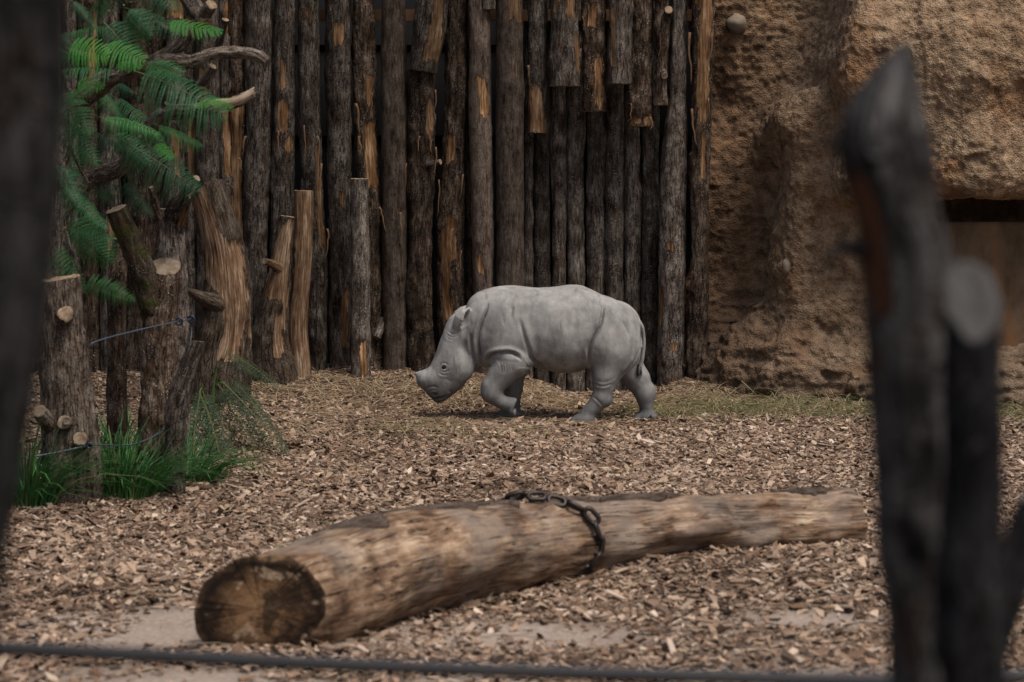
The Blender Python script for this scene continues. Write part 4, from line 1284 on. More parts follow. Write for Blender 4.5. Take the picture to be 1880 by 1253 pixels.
side_stub(t, (128, 770, 12.75), (124, 774, 12.60), 12, 16, 406)

# trunk with a flat cut and a limb to the left
loc = base_of([(288, 890, 70)], 13.5)
t = thing('cut_tree', 'dark mossy trunk with a pale round cut and one sawn limb reaching left', 'tree trunk', loc)
obj('trunk', shift(px_wood('trunk', [(290, 893, 70), (293, 760, 62), (294, 620, 60), (304, 500, 54), (305, 489, 52)], 411, 13.5, root=True, tone=1.5, nseg=50, dl=.016, bark=.012, freq=.8, lump=.016, knots=5, slant1=(0, .5, 0), flare=.03), loc), [MAT['bark_rough'], MAT['cut_pale']], t)
obj('limb', shift(px_wood('limb', [(292, 600, 46, 13.5), (272, 530, 46, 13.45), (245, 455, 38, 13.4), (214, 384, 33, 13.35)], 412, tone=1.6, nseg=36, dl=.016, bark=.009, freq=.8, lump=.012, knots=3), loc), [MAT['bark_moss'], MAT['cut_pale']], t)
# forked trunk behind it
loc = base_of([(318, 800, 60)], 14.1)
t = thing('cut_tree', 'forked grey trunk with broken thin branches, standing behind the pale round cut', 'tree trunk', loc)
obj('trunk', shift(px_wood('trunk', [(316, 800, 58), (318, 640, 52), (316, 500, 52), (314, 430, 46), (316, 385, 46)], 421, 14.1, root=True, tone=1.6, nseg=44, dl=.018, bark=.007, lump=.016, knots=6), loc), [MAT['bark'], MAT['cut']], t)
obj('limb', shift(px_wood('limb', [(314, 420, 32, 14.1), (322, 372, 24, 14.0), (338, 352, 15, 13.95), (362, 328, 13, 13.9)], 422, nseg=22, dl=.016, bark=.003, lump=.006, knots=1), loc), [MAT['bark'], MAT['cut_pale']], t)
obj('limb', shift(px_wood('limb', [(322, 430, 30, 14.1), (338, 390, 22, 14.02), (346, 358, 12, 13.98)], 423, nseg=22, dl=.016, bark=.004, lump=.008, knots=1, bare=[(.2, .2, 1.0, .8)], frac1=.05), loc), [MAT['bark'], MAT['cut_pale']], t)
obj('limb', shift(px_wood('limb', [(306, 430, 26, 14.1), (292, 395, 16, 14.05), (276, 345, 10, 14.0)], 424, nseg=18, dl=.016, bark=.004, lump=.008, knots=1), loc), [MAT['bark_rough'], MAT['cut']], t)
# leaning cut limb
loc = base_of([(325, 770, 36)], 13.2)
t = tag(obj('leaning_limb', shift(px_wood('leaning_limb', [(322, 775, 36), (338, 700, 34), (361, 630, 29)], 431, 13.25, root=True, nseg=30, dl=.016, bark=.006, lump=.008, knots=2, slant1=(.3, -.3, 0)), loc), [MAT['bark'], MAT['cut_dark']]),
        'short leaning limb with a sawn top propped against the mossy trunk', 'limb')
t.location = loc
# slim dark trunk
loc = base_of([(214, 790, 36)], 14.5)
t = tag(obj('slim_tree', shift(px_wood('slim_tree', [(214, 790, 36), (214, 640, 33), (216, 500, 32), (222, 440, 30)], 441, 14.5, root=True, nseg=36, dl=.02, bark=.006, lump=.01, knots=4), loc), [MAT['bark_rough'], MAT['cut']]),
        'slim dark upright trunk standing between the thick cut stump and the mossy trunk', 'tree trunk')
t.location = loc

# driftwood standing before the fence
loc = base_of([(405, 702, 100)], 17.75)
t = thing('weathered_snag', 'weathered twisted snag with a sawn slanting top and a stub to the left', 'snag', loc)
obj('trunk', shift(px_wood('trunk', [(408, 703, 98), (420, 610, 76), (418, 520, 80), (408, 440, 74), (382, 350, 64)], 451, 17.75, root=True, nseg=56, dl=.018, bark=.008, lump=.03, knots=5, flare=.03, freq=.7,
     tone=1.3, bare=[(.25, .2, .75, .85), (-.5, .5, 1.0, .6)], slant1=(.3, -.3, 0)), loc), [MAT['drift'], MAT['cut_dark']], t)
obj('root', shift(px_wood('root', [(374, 702, 50, 17.62), (382, 640, 46, 17.64), (396, 560, 46, 17.68), (404, 480, 36, 17.76), (404, 420, 20, 17.80)], 452, None, root=True, nseg=40, dl=.02, bark=.012, lump=.02, knots=3, flare=.03, freq=.7), loc), [MAT['drift'], MAT['cut_dark']], t)
obj('branch_stub', shift(px_wood('branch_stub', [(428, 575, 44, 17.85), (396, 558, 36, 17.62), (368, 546, 22, 17.52), (340, 531, 7, 17.45)], 453, tone=1.6, nseg=28, dl=.016, bark=.004, lump=.004, knots=0, frac1=.02), loc), [MAT['drift'], MAT['cut_dark']], t)
loc = base_of([(505, 690, 76)], 18.25)
t = thing('weathered_snag', 'tapering weathered snag narrowing to a thin pale pole with a small side stub', 'snag', loc)
obj('trunk', shift(px_wood('trunk', [(502, 692, 84), (498, 620, 64), (508, 540, 48), (518, 470, 32), (528, 398, 20)], 461, 18.25, root=True, nseg=44, dl=.018, bark=.010, lump=.018, knots=3, flare=.02, freq=.8,
     bare=[(0, .5, 1.0, 1.3), (.5, .2, .5, .4)]), loc), [MAT['drift'], MAT['cut_pale']], t)
obj('branch_stub', shift(px_wood('branch_stub', [(512, 492, 22, 18.2), (498, 484, 15, 18.1), (486, 480, 12, 18.02)], 462, nseg=20, dl=.014, bark=.002, lump=.004, knots=0, bare_all=True), loc), [MAT['drift'], MAT['cut_pale']], t)
loc = base_of([(550, 695, 45)], 18.36)
t = tag(obj('debarked_log', shift(px_wood('debarked_log', [(553, 697, 40), (547, 600, 36), (556, 480, 35), (558, 351, 34)], 471, 18.36, root=True, nseg=36, dl=.02, bark=.004, lump=.012, knots=2, bare_all=True), loc), [MAT['drift'], MAT['cut']]),
        'short upright log stripped to smooth brown wood, standing beside the tapering snag', 'log')
t.location = loc
loc = base_of([(662, 690, 34)], 18.42)
t = tag(obj('short_log', shift(px_wood('short_log', [(663, 690, 36), (662, 560, 35), (661, 430, 33), (660, 329, 32)], 481, 18.40, root=True, nseg=36, dl=.02, bark=.004, lump=.008, knots=5, bare=[(.3, .0, .25, .35)], tone=1.5), loc), [MAT['bark_lichen'], MAT['cut']]),
        'short grey birch like log with a flat top, leaning on the fence', 'log')
t.location = loc

# ---------------------------------------------------------------- feathery tree
TY = 13.7
loc = base_of([(120, 900, 60)], TY)
tree = thing('feathery_tree', 'tree with feathery green fronds on rough bare limbs in front of the fence', 'tree', loc)
TL = Vector(loc)
LB = dict(nseg=36, dl=.016, bark=.007, freq=.95, lump=.010, knots=4)
obj('trunk', shift(px_wood('trunk', [(128, 900, 64, TY), (108, 700, 52, TY), (96, 520, 48, TY), (98, 380, 46, TY), (104, 290, 42, TY), (135, 205, 38, TY), (185, 152, 34, TY - .1), (246, 127, 30, TY - .2), (300, 106, 27, TY - .25), (345, 68, 25, TY - .3), (374, 29, 24, TY - .35), (389, 9, 21, TY - .4)],
     501, root=True, tone=1.6, **LB), loc), [MAT['bark_limb'], MAT['cut']], tree)
obj('limb', shift(px_wood('limb', [(290, 112, 24, TY - .25), (318, 110, 24, TY - .28), (352, 112, 21, TY - .32), (398, 99, 22, TY - .4), (450, 98, 20, TY - .45), (476, 103, 20, TY - .5), (489, 112, 17, TY - .5)], 502, tone=1.8, **LB), loc), [MAT['bark_limb'], MAT['cut']], tree)
obj('limb', shift(px_wood('limb', [(100, 400, 34, TY), (160, 332, 30, TY + .1), (226, 304, 28, TY + .1), (262, 250, 28, TY), (302, 212, 27, TY - .05), (350, 206, 24, TY - .1), (400, 195, 24, TY - .15), (436, 186, 22, TY - .2), (462, 171, 18, TY - .2)], 503, tone=1.5, frac1=.05,
     bare=[(0, .80, 1.4, 2.2)], **LB), loc), [MAT['bark_limb'], MAT['cut_pale']], tree)
obj('limb', shift(px_wood('limb', [(302, 214, 14, TY), (300, 200, 11, TY - .05), (306, 190, 8, TY - .08)], 504, nseg=14, dl=.014, lump=.003, bark=.003, knots=0), loc), [MAT['bark_limb'], MAT['cut']], tree)
def frond_mesh(seed, npairs=15, nleaf=17, droop=.9, spread=.36, dead=False):
    """twice-feathered leaf, one metre long, along +x; z is its upper side"""
    r = np.random.RandomState(seed)
    V, Q, K = [], [], []
    def rib(P, w0, w1):
        i = len(V); n = len(P)
        for k, p in enumerate(P):
            w_ = w0 + (w1 - w0) * k / (n - 1)
            V.extend([p + (0, w_, 0), p + (0, -w_, 0), p + (0, 0, -w_ * 1.3)]); K.extend([0.0] * 3)
        for k in range(n - 1):
            for j in range(3):
                Q.append([i + k * 3 + j, i + k * 3 + (j + 1) % 3, i + k * 3 + 3 + (j + 1) % 3, i + k * 3 + 3 + j])
    ts = np.linspace(0, 1, 12)
    cz, cy = r.uniform(.12, .28), r.uniform(-.12, .12)
    R = lambda t: np.array((t - .04 * t * t, cy * t * t, .06 * t - cz * t * t))
    rib([R(t) for t in ts], .0065, .0022)
    for k in range(npairs):
        t = .10 + .90 * (k + .5) / npairs
        b = R(t)
        ln = spread * (math.sin(math.pi * min(1, (t * .92 + .10))) ** .55) * r.uniform(.86, 1.08)
        fw = .12 + .55 * t * t
        for s in (-1, 1):
            d = np.array((fw + r.normal(0, .05), s, .15)); d /= np.linalg.norm(d)
            dr = droop * r.uniform(.8, 1.25)
            pin = lambda u: b + d * ln * u * (1 - .18 * dr * u) + np.array((0, 0, -dr * ln * u * u * .75))
            P = [pin(u) for u in np.linspace(0, 1, 5)]
            rib(P, .0016, .0007)
            for j in range(nleaf):
                u = (j + .6) / nleaf
                if dead and r.rand() < .35: continue
                c = pin(u); ax = pin(min(1, u + .03)) - pin(u - .03); ax /= np.linalg.norm(ax)
                nrm = np.array((0, 0, 1.0)) - ax * ax[2]; nrm /= np.linalg.norm(nrm)
                sd = np.cross(nrm, ax)
                ll = .030 * (1.1 - .55 * u * u) * (1 if not dead else .8)
                lw = ln / nleaf * .60
                for q in (-1, 1):
                    o = sd * q * .86 + ax * .5 - nrm * r.uniform(.05, .35); o /= np.linalg.norm(o)
                    i = len(V)
                    V.extend([c, c + o * ll * .5 + ax * lw, c + o * ll, c + o * ll * .5 - ax * lw * .8]); K.extend([1.0] * 4)
                    Q.append([i, i + 1, i + 2, i + 3])
    return mesh_np('frond', np.array(V), Q, None, False, None, {'leafy': np.array(K)})
def leaf_mat(name, cols, stem):
    M = Mat(name)
    n = M.noise(M.objco(), 9, 3, .6)
    f = M.math('ADD', M.math('MULTIPLY', M.objrand(), .65), M.math('MULTIPLY', n, .35))
    c = M.ramp(f, [(.15, cols[0]), (.55, cols[1]), (.85, cols[2])])
    c = M.mix(M.attr('leafy'), stem, c)
    m = M.fin(c, .55, None, .35)
    tr = M.t.nodes.new('ShaderNodeBsdfTranslucent'); ad = M.t.nodes.new('ShaderNodeMixShader')
    M.put(tr.inputs[0], M.mix(1.0, c, (.9, 1.0, .45), 'MULTIPLY')); ad.inputs[0].default_value = .3
    M.link(M.b.outputs[0], ad.inputs[1]); M.link(tr.outputs[0], ad.inputs[2]); M.link(ad.outputs[0], M.out.inputs[0])
    return m
MAT['leaf'] = leaf_mat('frond_leaf', ((.010, .058, .024), (.022, .110, .038), (.050, .205, .046)), (.07, .10, .03))
MAT['leaf_bright'] = leaf_mat('frond_leaf_bright', ((.03, .16, .022), (.045, .22, .025), (.06, .26, .03)), (.10, .18, .04))
MAT['leaf_low'] = leaf_mat('low_frond_leaf', ((.020, .038, .018), (.030, .055, .026), (.030, .075, .035)), (.09, .10, .04))
FR = [frond_mesh(600 + k, 14 + k % 3, 21, (.95, 1.2, 1.4, .75)[k % 4]) for k in range(6)]
FRB = [frond_mesh(620 + k, 13, 18, .45, .46) for k in range(2)]
FRL = [frond_mesh(640 + k, 18, 12, 1.3, .22, True) for k in range(4)]
rf = np.random.RandomState(77)
def frond(par, p0, p1, seed, meshes, mat, roll=0.0, width=1.0, tilt=0.0):
    a, b = at(*p0), at(*p1)
    L = np.linalg.norm(b - a)
    X = Vector((b - a) / L)
    up = Vector((0, -.35, 1.0)).normalized()
    Yv = up.cross(X)
    if Yv.length < .2: Yv = Vector((0, -1, .3)).cross(X)
    Yv.normalize(); Zv = X.cross(Yv)
    m = Matrix((X, Yv, Zv)).transposed().to_4x4() @ Matrix.Rotation(roll, 4, 'X')
    o = obj('frond', meshes[seed % len(meshes)], mat, par)
    sc = L * width
    o.matrix_local = Matrix.Translation(Vector(a) - par.location) @ m @ Matrix.Diagonal((L, sc, sc, 1))
    return o
FL = [((227, 14), (345, 50), .2, 1.1), ((300, 38), (412, 56), .2, .8), ((228, 20), (274, 66), .6, 1.2), ((190, 40), (262, 112), .9, 1.5), ((205, 48), (122, 52), .7, 1.3),
      ((165, 110), (108, 98), .6, 1.2), ((215, 128), (108, 120), .7, 1.1), ((180, 130), (252, 172), .3, .8), ((168, 148), (112, 178), .4, 1.2),
      ((245, 130), (432, 196), .25, .9), ((205, 175), (318, 256), .1, .8), ((282, 228), (382, 264), .2, .7), ((225, 258), (376, 350), .2, .85),
      ((172, 152), (216, 222), .3, 1.0), ((130, 100), (106, 82), .4, 1.2), ((262, 120), (338, 128), .3, .9), ((120, 270), (142, 345), .5, 1.0), ((110, 338), (204, 418), .3, .9),
      ((150, 515), (250, 556), .1, .8), ((120, 400), (190, 500), .4, 1.0), ((130, 0), (182, 44), .5, 1.1), ((192, -10), (150, 44), .5, 1.2), ((236, -40), (168, 18), .4, 1.2), ((250, -50), (330, 6), .4, 1.1),
      ((100, 170), (160, 250), .4, 1.0), ((150, 230), (250, 285), .2, .8), ((180, 215), (300, 230), .4, .7), ((110, 230), (190, 300), .5, 1.0), ((130, 340), (215, 345), .3, .9),
      ((120, 420), (215, 430), .2, .9), ((100, 450), (165, 540), .4, 1.0), ((225, 330), (275, 400), .3, .8), ((100, 300), (150, 375), .8, 1.1), ((200, 245), (280, 300), .5, .8), ((108, 60), (160, 95), .5, 1.1)]
for k, (p0, p1, rl, wd) in enumerate(FL):
    y0 = TY + .12 + rf.uniform(-.15, .35) - (.70 if k % 3 != 1 else 0); y1 = y0 - rf.uniform(-.05, .2)
    frond(tree, (*p0, y0), (*p1, y1), k, FR, MAT['leaf'], rl + rf.normal(0, .35), wd * rf.uniform(.9, 1.25))
for k, (p0, p1, rl, wd) in enumerate([((186, 84), (262, 108), .5, .9), ((120, 88), (200, 100), .8, .9), ((300, 42), (408, 54), .3, .55), ((380, 180), (430, 196), .2, .5), ((140, 150), (185, 160), .6, .8), ((210, 118), (262, 120), .4, .6), ((350, 195), (425, 178), .3, .4), ((285, 262), (318, 290), .3, .6)]):
    frond(tree, (*p0, TY - .6), (*p1, TY - .7), k, FRB, MAT['leaf_bright'], rl, wd)
for k, pts in enumerate([[(190, 150), (205, 90), (200, 20)], [(200, 150), (225, 80), (227, 10)], [(262, 250), (240, 258), (225, 260)], [(160, 335), (130, 270), (125, 200)], [(226, 304), (230, 270), (222, 255)], [(120, 420), (135, 470), (150, 515)], [(105, 300), (112, 330), (112, 345)],
                         [(262, 250), (275, 235), (285, 228)], [(246, 128), (240, 130), (236, 134)], [(158, 270), (150, 250), (146, 232)]]):
    obj('twig', shift(px_wood('twig', [(x, y, 6 - 1.2 * i, TY - .15 - .1 * i) for i, (x, y) in enumerate(pts)], 520 + k, nseg=8, dl=.03, lump=.002, bark=.001, knots=0), loc), [MAT['bark_limb'], MAT['cut']], tree)

# the rest of the crown, above the picture: it shades the left of the yard
obj('limb', shift(wood('limb', [at(376, 28, TY - .35) - (0, 0, .05), (-2.1, 13.7, 3.2), (-2.4, 14.2, 3.8), (-2.7, 14.8, 4.3)], [.05, .045, .04, .025], 509, nseg=20, dl=.03, lump=.01, bark=.005, knots=2), loc), [MAT['bark_limb'], MAT['cut']], tree)
for k in range(60):
    b = np.array((rf.uniform(-4.2, -1.5), rf.uniform(13.2, 17.6), rf.uniform(3.75, 4.7)))
    an = rf.uniform(0, 2 * math.pi); L = rf.uniform(.8, 1.2)
    X = Vector((math.cos(an), math.sin(an), rf.uniform(-.35, .05))).normalized(); Yv = Vector((0, 0, 1)).cross(X).normalized(); Zv = X.cross(Yv)
    o = obj('frond', FR[k % len(FR)], MAT['leaf'], tree)
    o.matrix_local = Matrix.Translation(Vector(b) - tree.location) @ Matrix((X, Yv, Zv)).transposed().to_4x4() @ Matrix.Diagonal((L, L, L, 1))

# low feathery plant beside the snag
loc = base_of([(386, 712, 10)], 15.9)
pl = thing('feathery_plant', 'low drooping feathery plant with one bright green stem on the wood chips', 'plant', loc)
MAT['stem'] = plain('green_stem', (.05, .16, .02), .5, .3, var=.3)
def tube(name, pts, r0, r1, n=24, sides=7):
    P = catmull(np.array(pts, float), n)
    T = np.gradient(P, axis=0); T /= np.linalg.norm(T, axis=1)[:, None]
    ref = np.array((.3, -.5, .8)); N = np.cross(T, ref); N /= np.linalg.norm(N, axis=1)[:, None]; B = np.cross(T, N)
    a = np.linspace(0, 2 * math.pi, sides, endpoint=False)
    r = np.linspace(r0, r1, n)
    V = P[:, None] + r[:, None, None] * (np.cos(a)[None, :, None] * N[:, None] + np.sin(a)[None, :, None] * B[:, None])
    i = np.arange(n * sides).reshape(n, sides)
    Q = np.stack((i[:-1], np.roll(i[:-1], -1, 1), np.roll(i[1:], -1, 1), i[1:]), -1).reshape(-1, 4)
    VV = np.vstack((V.reshape(-1, 3), P[0], P[-1])); c0 = n * sides
    Tr = [[i[0, (k + 1) % sides], i[0, k], c0] for k in range(sides)] + [[i[-1, k], i[-1, (k + 1) % sides], c0 + 1] for k in range(sides)]
    return mesh_np(name, VV, Q, Tr)
s0 = np.array(loc) + (0, 0, -.03)
obj('stem', shift(tube('stem', [s0, at(396, 684, 15.85), at(411, 662, 15.8), at(418, 640, 15.75)], .007, .003), loc), MAT['stem'], pl)
obj('stem', shift(tube('stem', [s0, at(372, 716, 15.7), at(366, 724, 15.55), at(372, 738, 15.4)], .006, .003), loc), MAT['stem'], pl)
obj('stem', shift(tube('stem', [s0, at(400, 706, 15.75), at(420, 710, 15.65), at(436, 722, 15.6)], .006, .003), loc), MAT['stem'], pl)
for k, (p0, p1, rl, wd) in enumerate([((416, 646, 15.7), (524, 700, 15.3), .1, .8), ((408, 700, 15.6), (530, 828, 14.7), .1, .8), ((400, 705, 15.6), (470, 800, 14.9), .3, .8), ((366, 722, 15.5), (428, 846, 14.4), .1, .8),
                                      ((368, 720, 15.5), (352, 850, 14.4), .2, .8), ((418, 650, 15.7), (470, 690, 15.4), .4, .9), ((372, 718, 15.6), (402, 800, 14.9), .4, .9), ((436, 715, 15.55), (500, 770, 15.1), .2, .8),
                                      ((352, 716, 15.6), (335, 800, 14.7), .3, 1.0), ((340, 740, 15.3), (318, 836, 14.3), .2, .8), ((420, 690, 15.7), (476, 740, 15.2), .4, .8)]):
    frond(pl, p0, p1, k, FRL, MAT['leaf_low'], rl, wd)

# ---------------------------------------------------------------- grass tufts
def tuft_mesh(seed, n, h, spread, lean=(0, 0)):
    r = np.random.RandomState(seed)
    K = 6; V, Q, T = [], [], []
    for b in range(n):
        a = r.uniform(0, 2 * math.pi); rr = spread * math.sqrt(r.rand())
        x, y = rr * math.cos(a), rr * math.sin(a)
        L = h * r.uniform(.45, 1.15); out_ = np.array((math.cos(a), math.sin(a))) * r.uniform(.35, 1.45) + np.array(lean) + r.normal(0, .25, 2)
        w_ = r.uniform(.0035, .0075); sd = np.array((-out_[1], out_[0])) / (np.linalg.norm(out_) + 1e-6)
        i = len(V)
        for k in range(K):
            t = k / (K - 1)
            arch = t ** 1.7 * .75
            px_ = np.array((x, y)) + out_ * L * arch
            z = L * (t - .42 * np.linalg.norm(out_) * t ** 2.4)
            ww = w_ * (1 - t ** 2.5) + .0004
            V.append((px_[0] - sd[0] * ww, px_[1] - sd[1] * ww, z)); V.append((px_[0] + sd[0] * ww, px_[1] + sd[1] * ww, z)); V.append((px_[0], px_[1], z - ww * .6))
        for k in range(K - 1):
            for p, q in ((0, 1), (1, 2), (2, 0)):
                Q.append([i + k * 3 + p, i + k * 3 + q, i + k * 3 + 3 + q, i + k * 3 + 3 + p])
        T += [r.rand()] * (K * 3)
    return mesh_np('grass_tuft', np.array(V), Q, None, True, None, {'tint': np.array(T)})
M = Mat('green_grass')
MAT['grass'] = M.fin(M.ramp(M.attr('tint'), [(0, (.022, .085, .020)), (.6, (.045, .165, .038)), (.93, (.07, .17, .04)), (1, (.25, .22, .10))]), .5, None, .35)
for px, py, Y, n, h, sp, lean, lb in ((52, 930, 12.6, 420, .50, .14, (.1, 0), 'long green grass tuft at the left foot of the thick cut stump'),
                                      (228, 905, 13.05, 620, .42, .20, (.15, 0), 'dense green grass tuft growing between the thick cut stump and the mossy trunk'),
                                      (345, 880, 13.7, 420, .30, .20, (.3, -.1), 'sparse low grass tuft to the right of the mossy trunk, under drooping fronds'),
                                      (215, 760, 14.9, 260, .34, .28, (0, 0), 'thin grass tuft behind, around the foot of the slim dark trunk')):
    p = at(px, py, Y)
    o = tag(obj('grass_tuft', tuft_mesh(int(px), int(n * .6), h * 1.2, sp, lean), MAT['grass']), lb, 'grass', 'grass tufts around the stumps')
    o.location = (p[0], Y, gz(p[0], Y) - .02)

# ---------------------------------------------------------------- electric fence wire and insulators
MAT['cable'] = plain('blue_cable', (.045, .060, .085), .45, .4)
MAT['ins'] = plain('black_insulator', (.012, .016, .026), .4, .4)
def insulator(par, p, r=.018):
    """ring insulator on a short screw"""
    p = np.array(p) - np.array(par.location)
    a = np.linspace(0, 2 * math.pi, 16, endpoint=False); b = np.linspace(0, 2 * math.pi, 8, endpoint=False)
    V = [[(r + .007 * math.cos(j)) * math.cos(i), .009 * math.sin(j) - .02, (r + .007 * math.cos(j)) * math.sin(i)] for i in a for j in b]
    Q = [[i * 8 + j, i * 8 + (j + 1) % 8, ((i + 1) % 16) * 8 + (j + 1) % 8, ((i + 1) % 16) * 8 + j] for i in range(16) for j in range(8)]
    o = obj('insulator', mesh_np('insulator', np.array(V) + p, Q), MAT['ins'], par)
    obj('screw', tube('screw', [p + (0, -.015, 0), p + (.0, .02, 0), p + (-.0, .06, 0)], .006, .006, 6), MAT['ins'], o)
A_, B_, C_ = at(163, 640, 12.72), at(330, 590, 13.32), at(352, 586, 13.6)
e = thing('electric_wire', 'thin blue wire strung from the thick cut stump to the mossy trunk', 'wire', (A_ + B_) / 2)
sag = lambda p, q, d: (p + q) / 2 - np.array((0, 0, d))
obj('cable', shift(tube('cable', [A_, A_ + (.02, 0, .03), sag(A_, B_, -.02), B_, C_], .0042, .0042, 40), e.location), MAT['cable'], e)
obj('cable', shift(tube('cable', [C_, C_ + (.0, -.02, -.08), at(348, 640, 13.5)], .0035, .0035, 14), e.location), MAT['cable'], e)
insulator(e, B_); insulator(e, C_)
A2, B2, C2 = at(40, 842, 12.5), at(166, 818, 12.66), at(323, 780, 13.35)
e = thing('electric_wire', 'lower thin wire running low across the thick cut stump to the mossy trunk', 'wire', B2)
obj('cable', shift(tube('cable', [A2, sag(A2, B2, .004), B2, sag(B2, C2, .05), C2], .0040, .0040, 40), e.location), MAT['cable'], e)
insulator(e, B2, .014); insulator(e, C2, .018)
# ---------------------------------------------------------------- fallen log with its chain
LP = [(484, 1118, 97 * 2, 8.95), (700, 1050, 101 * 2, 9.55), (860, 1015, 86 * 2, 10.0), (1000, 992, 71 * 2, 10.4), (1250, 968, 58 * 2, 10.95), (1560, 953, 53 * 2, 11.5)]
lpts = np.array([at(a, b, Y) for a, b, w_, Y in LP]); lrad = [w_ * Y / FPX / 2 for a, b, w_, Y in LP]
lpts[0] -= (lpts[1] - lpts[0]) * .02
loc = np.array((lpts[2][0], lpts[2][1], gz(lpts[2][0], lpts[2][1])))
fl_ = thing('fallen_log', 'big pale debarked log lying on the wood chips, sawn end towards the viewer', 'log', loc)
obj('trunk', shift(wood('trunk', lpts, lrad, 701, nseg=96, dl=.016, lump=.050, bark=.006, knots=12, bare_all=True, ref=(0, 0, 1), slant0=(.58, -.36, .10), tone=1.0), loc), [MAT['worn_log'], MAT['worn_log_end']], fl_)
LC = catmull(np.c_[lpts, lrad], 200)
def log_frame(s):
    c = np.array([np.interp(s, np.linspace(0, 1, 200), LC[:, k]) for k in range(4)])
    i = int(np.clip(s * 199, 1, 198)); T = LC[i + 1, :3] - LC[i - 1, :3]; T /= np.linalg.norm(T)
    N = np.array((0, 0, 1.0)) - T * T[2]; N /= np.linalg.norm(N)
    return c[:3], c[3], T, N, np.cross(N, T)
def bark_slab(s0, s1, a0, a1, seed, thick=.011):
    ns, na = 70, 18
    r = np.random.RandomState(seed)
    top, bot = [], []
    S = np.linspace(s0, s1, ns); 
    for i, s in enumerate(S):
        c, rr, T, N, B = log_frame(s)
        f = (i / (ns - 1))
        e = min(1, 5 * f, 5 * (1 - f)) ** .5
        w0 = a0 + .18 * math.sin(9 * f + seed) + .10 * math.sin(23 * f); w1 = a1 + .20 * math.sin(7 * f + 2 * seed) + .08 * math.sin(29 * f + 1)
        mid = (w0 + w1) / 2
        for k in range(na):
            u = k / (na - 1)
            a = mid + (w0 + (w1 - w0) * u - mid) * e
            d = N * math.cos(a) + B * math.sin(a)
            q = np.array([[rr * math.cos(a) * 30, rr * math.sin(a) * 30, s * 3.6 * 6 + seed]])
            h = thick * (1 + .7 * float(1 - 2 * abs(vnoise(q, seed)[0])) * .6 + .3 * float(vnoise(q * 2.3, seed + 1)[0]))
            edge = min(1, 8 * u, 8 * (1 - u), 12 * f, 12 * (1 - f))
            top.append(c + d * (rr + .004 + h * (.35 + .65 * edge))); bot.append(c + d * (rr - .03))
    V = np.array(top + bot); n = ns * na
    i = np.arange(n).reshape(ns, na)
    q = np.stack((i[:-1, :-1], i[:-1, 1:], i[1:, 1:], i[1:, :-1]), -1).reshape(-1, 4)
    rim = np.concatenate((i[0], i[1:, -1], i[-1, -2::-1], i[-2:0:-1, 0]))
    q3 = np.stack((np.roll(rim, -1), rim, rim + n, np.roll(rim, -1) + n), -1)
    G = np.concatenate([np.array(top), np.array(bot)])
    T = lpts[-1] - lpts[0]; T /= np.linalg.norm(T)
    z = G @ T; g = np.stack((G @ np.cross(T, (0, 0, 1)), G[:, 2], z), -1) + seed
    return mesh_np('bark_slab', V, np.vstack((q, q[:, ::-1] + n, q3)), None, True, None, {'bare': np.zeros(2 * n), 'tone': np.full(2 * n, .9)}, {'grain': g, 'core': g})
sgn = 1 if log_frame(.5)[4][1] < 0 else -1      # sign that turns towards the viewer
for s0, s1, a0, a1, sd in ((.12, .40, -1.0, .20, 3), (.34, .47, -1.0, -.10, 4), (.48, .74, -1.0, .12, 5), (.88, .975, -1.0, .18, 6)):
    b0, b1 = (a0, a1) if sgn > 0 else (-a1, -a0)
    obj('bark_slab', shift(bark_slab(s0, s1, b0, b1, sd), loc), MAT['bark_smooth'], fl_)
MAT['iron'] = plain('dark_rusted_iron', (.030, .024, .021), .45, .5, metal=.6, var=.5, scale=60, bump=.001)
cs = .475
cc, cr_, cT, cN, cB = log_frame(cs)
chain = thing('chain', 'dark rusted iron chain wrapped round the fallen log', 'chain', cc)
def link_mesh(L=.098, W=.062, r=.0112):
    n, m = 28, 8
    P = []
    s = (L - W) / 2
    for k in range(n):
        a = 2 * math.pi * k / n
        x, y = math.cos(a), math.sin(a)
        P.append(((W / 2 - r) * x + (s if x > 0 else -s) * (1 if abs(x) > .02 else 0), (W / 2 - r) * y, 0))
    P = np.array(P)
    V, Q = [], []
    for k in range(n):
        t = P[(k + 1) % n] - P[k - 1]; t /= np.linalg.norm(t)
        nn = np.array((-t[1], t[0], 0))
        for j in range(m):
            b = 2 * math.pi * j / m
            V.append(P[k] + r * (math.cos(b) * nn + math.sin(b) * np.array((0, 0, 1))))
            Q.append([k * m + j, k * m + (j + 1) % m, ((k + 1) % n) * m + (j + 1) % m, ((k + 1) % n) * m + j])
    return mesh_np('link', np.array(V), Q)
lm = link_mesh()
R_ = cr_ + .026
nl = int(2 * math.pi * R_ / .064)
for k in range(nl):
    a = 2 * math.pi * k / nl
    rad_ = cN * math.cos(a) + cB * math.sin(a); tan_ = -cN * math.sin(a) + cB * math.cos(a)
    slip = cT * (sgn * .20 * math.sin(a) + .02)
    X = Vector(tan_ + cT * (sgn * .20 * math.cos(a) / R_)).normalized(); ang = math.radians(38 if k % 2 else -50)
    Z = Vector(rad_ * math.cos(ang) + cT * math.sin(ang)); Yv = Z.cross(X).normalized(); Z = X.cross(Yv)
    m = Matrix((X, Yv, Z)).transposed().to_4x4()
    o = obj('link', lm, MAT['iron'], chain)
    o.matrix_local = Matrix.Translation(Vector(rad_ * (R_ + .01 * math.sin(5 * a)) + slip)) @ m

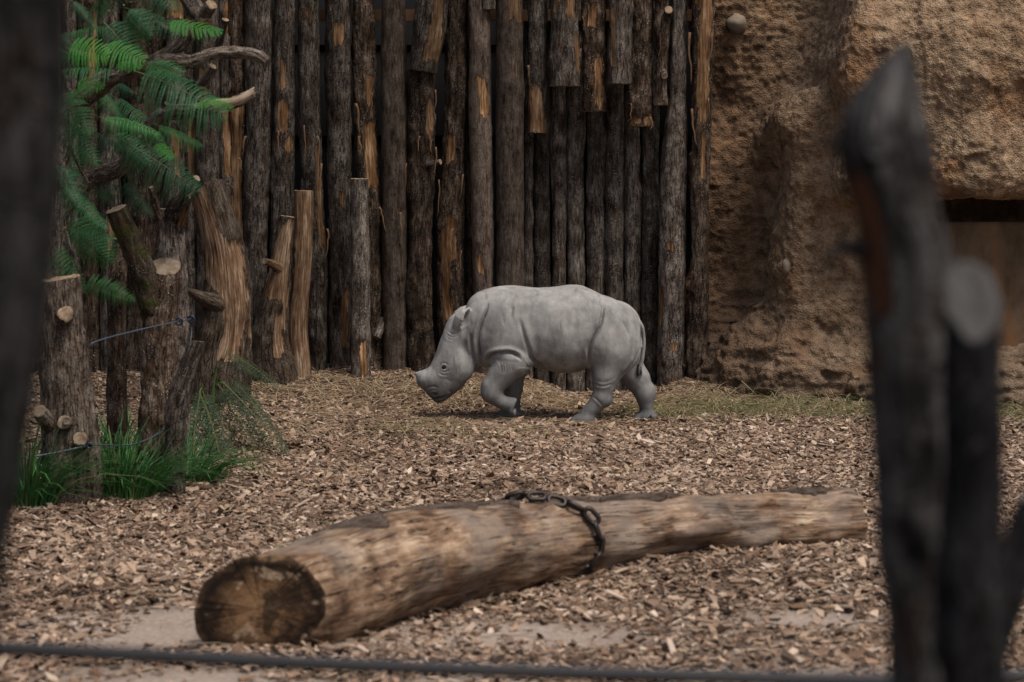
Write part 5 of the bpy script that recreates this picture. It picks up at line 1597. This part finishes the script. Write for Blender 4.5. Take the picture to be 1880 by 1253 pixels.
# ---------------------------------------------------------------- posts and wire close to the viewer
def post(name, rows, seed, label, cat='post', mat='post', cut='cut_grey', **kw):
    p = at(rows[0][0], rows[0][1], rows[0][3])
    lo = np.array((p[0], p[1], gz(p[0], p[1])))
    t = thing(name, label, cat, lo)
    pts = [at(r[0], r[1], r[3]) for r in rows]; rad = [r[2] * r[3] / FPX / 2 for r in rows]
    d = (pts[0] - pts[1]) / np.linalg.norm(pts[0] - pts[1])
    k = (pts[0][2] - lo[2] + .12) / max(-d[2], .2)
    pts.insert(0, pts[0] + d * k); rad.insert(0, rad[0] * 1.1)
    t.location = (pts[0][0], pts[0][1], lo[2])
    kw = {**dict(nseg=40, dl=.012, lump=.006, bark=.003, knots=4), **kw}
    obj('pole', shift(wood('pole', pts, rad, seed, **kw), t.location), [MAT[mat], MAT[cut]], t)
    return t
t = post('pointed_post', [(1692, 1262, 112, 3.0), (1672, 800, 140, 3.0), (1650, 430, 138, 3.0), (1624, 250, 156, 3.0), (1640, 165, 100, 3.0), (1664, 84, 14, 3.0)], 801,
         'tall blurred grey post tapering to a pointed top, close to the viewer', mat='post_warm', tone=.9, bare=[(-.80, .83, .95, .42)])
def bit(par, name, rows, seed, mat='post', cut='cut_grey', **kw):
    kw = {**dict(nseg=18, dl=.008, lump=.002, bark=.001, knots=0), **kw}
    obj(name, shift(px_wood(name, rows, seed, **kw), par.location), [MAT[mat], MAT[cut]], par)
bit(t, 'twig_stub', [(1600, 290, 42, 2.98), (1608, 282, 34, 2.93), (1610, 280, 30, 2.92)], 802)
bit(t, 'twig_stub', [(1580, 275, 34, 3.0), (1545, 268, 26, 2.99), (1522, 262, 16, 2.98)], 803)
bit(t, 'twig_stub', [(1600, 470, 30, 3.0), (1545, 452, 18, 3.0), (1524, 480, 12, 3.0), (1520, 500, 8, 3.0)], 804)
t = post('round_post', [(1790, 1262, 104, 2.8), (1788, 900, 100, 2.8), (1784, 548, 86, 2.8)], 811, 'shorter blurred round post with a pale slanting cut top', slant1=(0, 1.45, 0), mat='post', tone=.9)
t = post('leaning_pole', [(1800, 1262, 70, 3.3), (1846, 1100, 72, 3.3), (1905, 925, 60, 3.3)], 821, 'blurred leaning pole at the picture edge beside the round post')
t = post('leaning_post', [(-96, 1262, 120, 2.6), (-68, 1060, 126, 2.6), (-27, 760, 150, 2.6), (-2, 520, 172, 2.6), (14, 300, 186, 2.6), (16, 0, 196, 2.6), (10, -120, 200, 2.6)], 831, 'thick blurred dark leaning post close to the viewer at the left edge', cat='post', mat='post_warm', cut='cut_grey', tone=.36)  # low tone puts the shade around the viewer into the wood colour
MAT['steel'] = plain('dark_wire_rope', (.020, .020, .023), .5, .4, metal=.3)
w0 = [at(-120, 1184, 3.9), at(300, 1205, 3.9), at(700, 1224, 3.9), at(1200, 1240, 3.9), at(1650, 1250, 3.9), at(1790, 1246, 3.9), at(2000, 1236, 3.9)]
wr = tag(obj('wire_rope', shift(tube('wire_rope', w0, .0125, .0125, 60, 10), w0[2]), MAT['steel']), 'blurred dark wire rope strung low between the near posts', 'wire')
wr.location = w0[2]
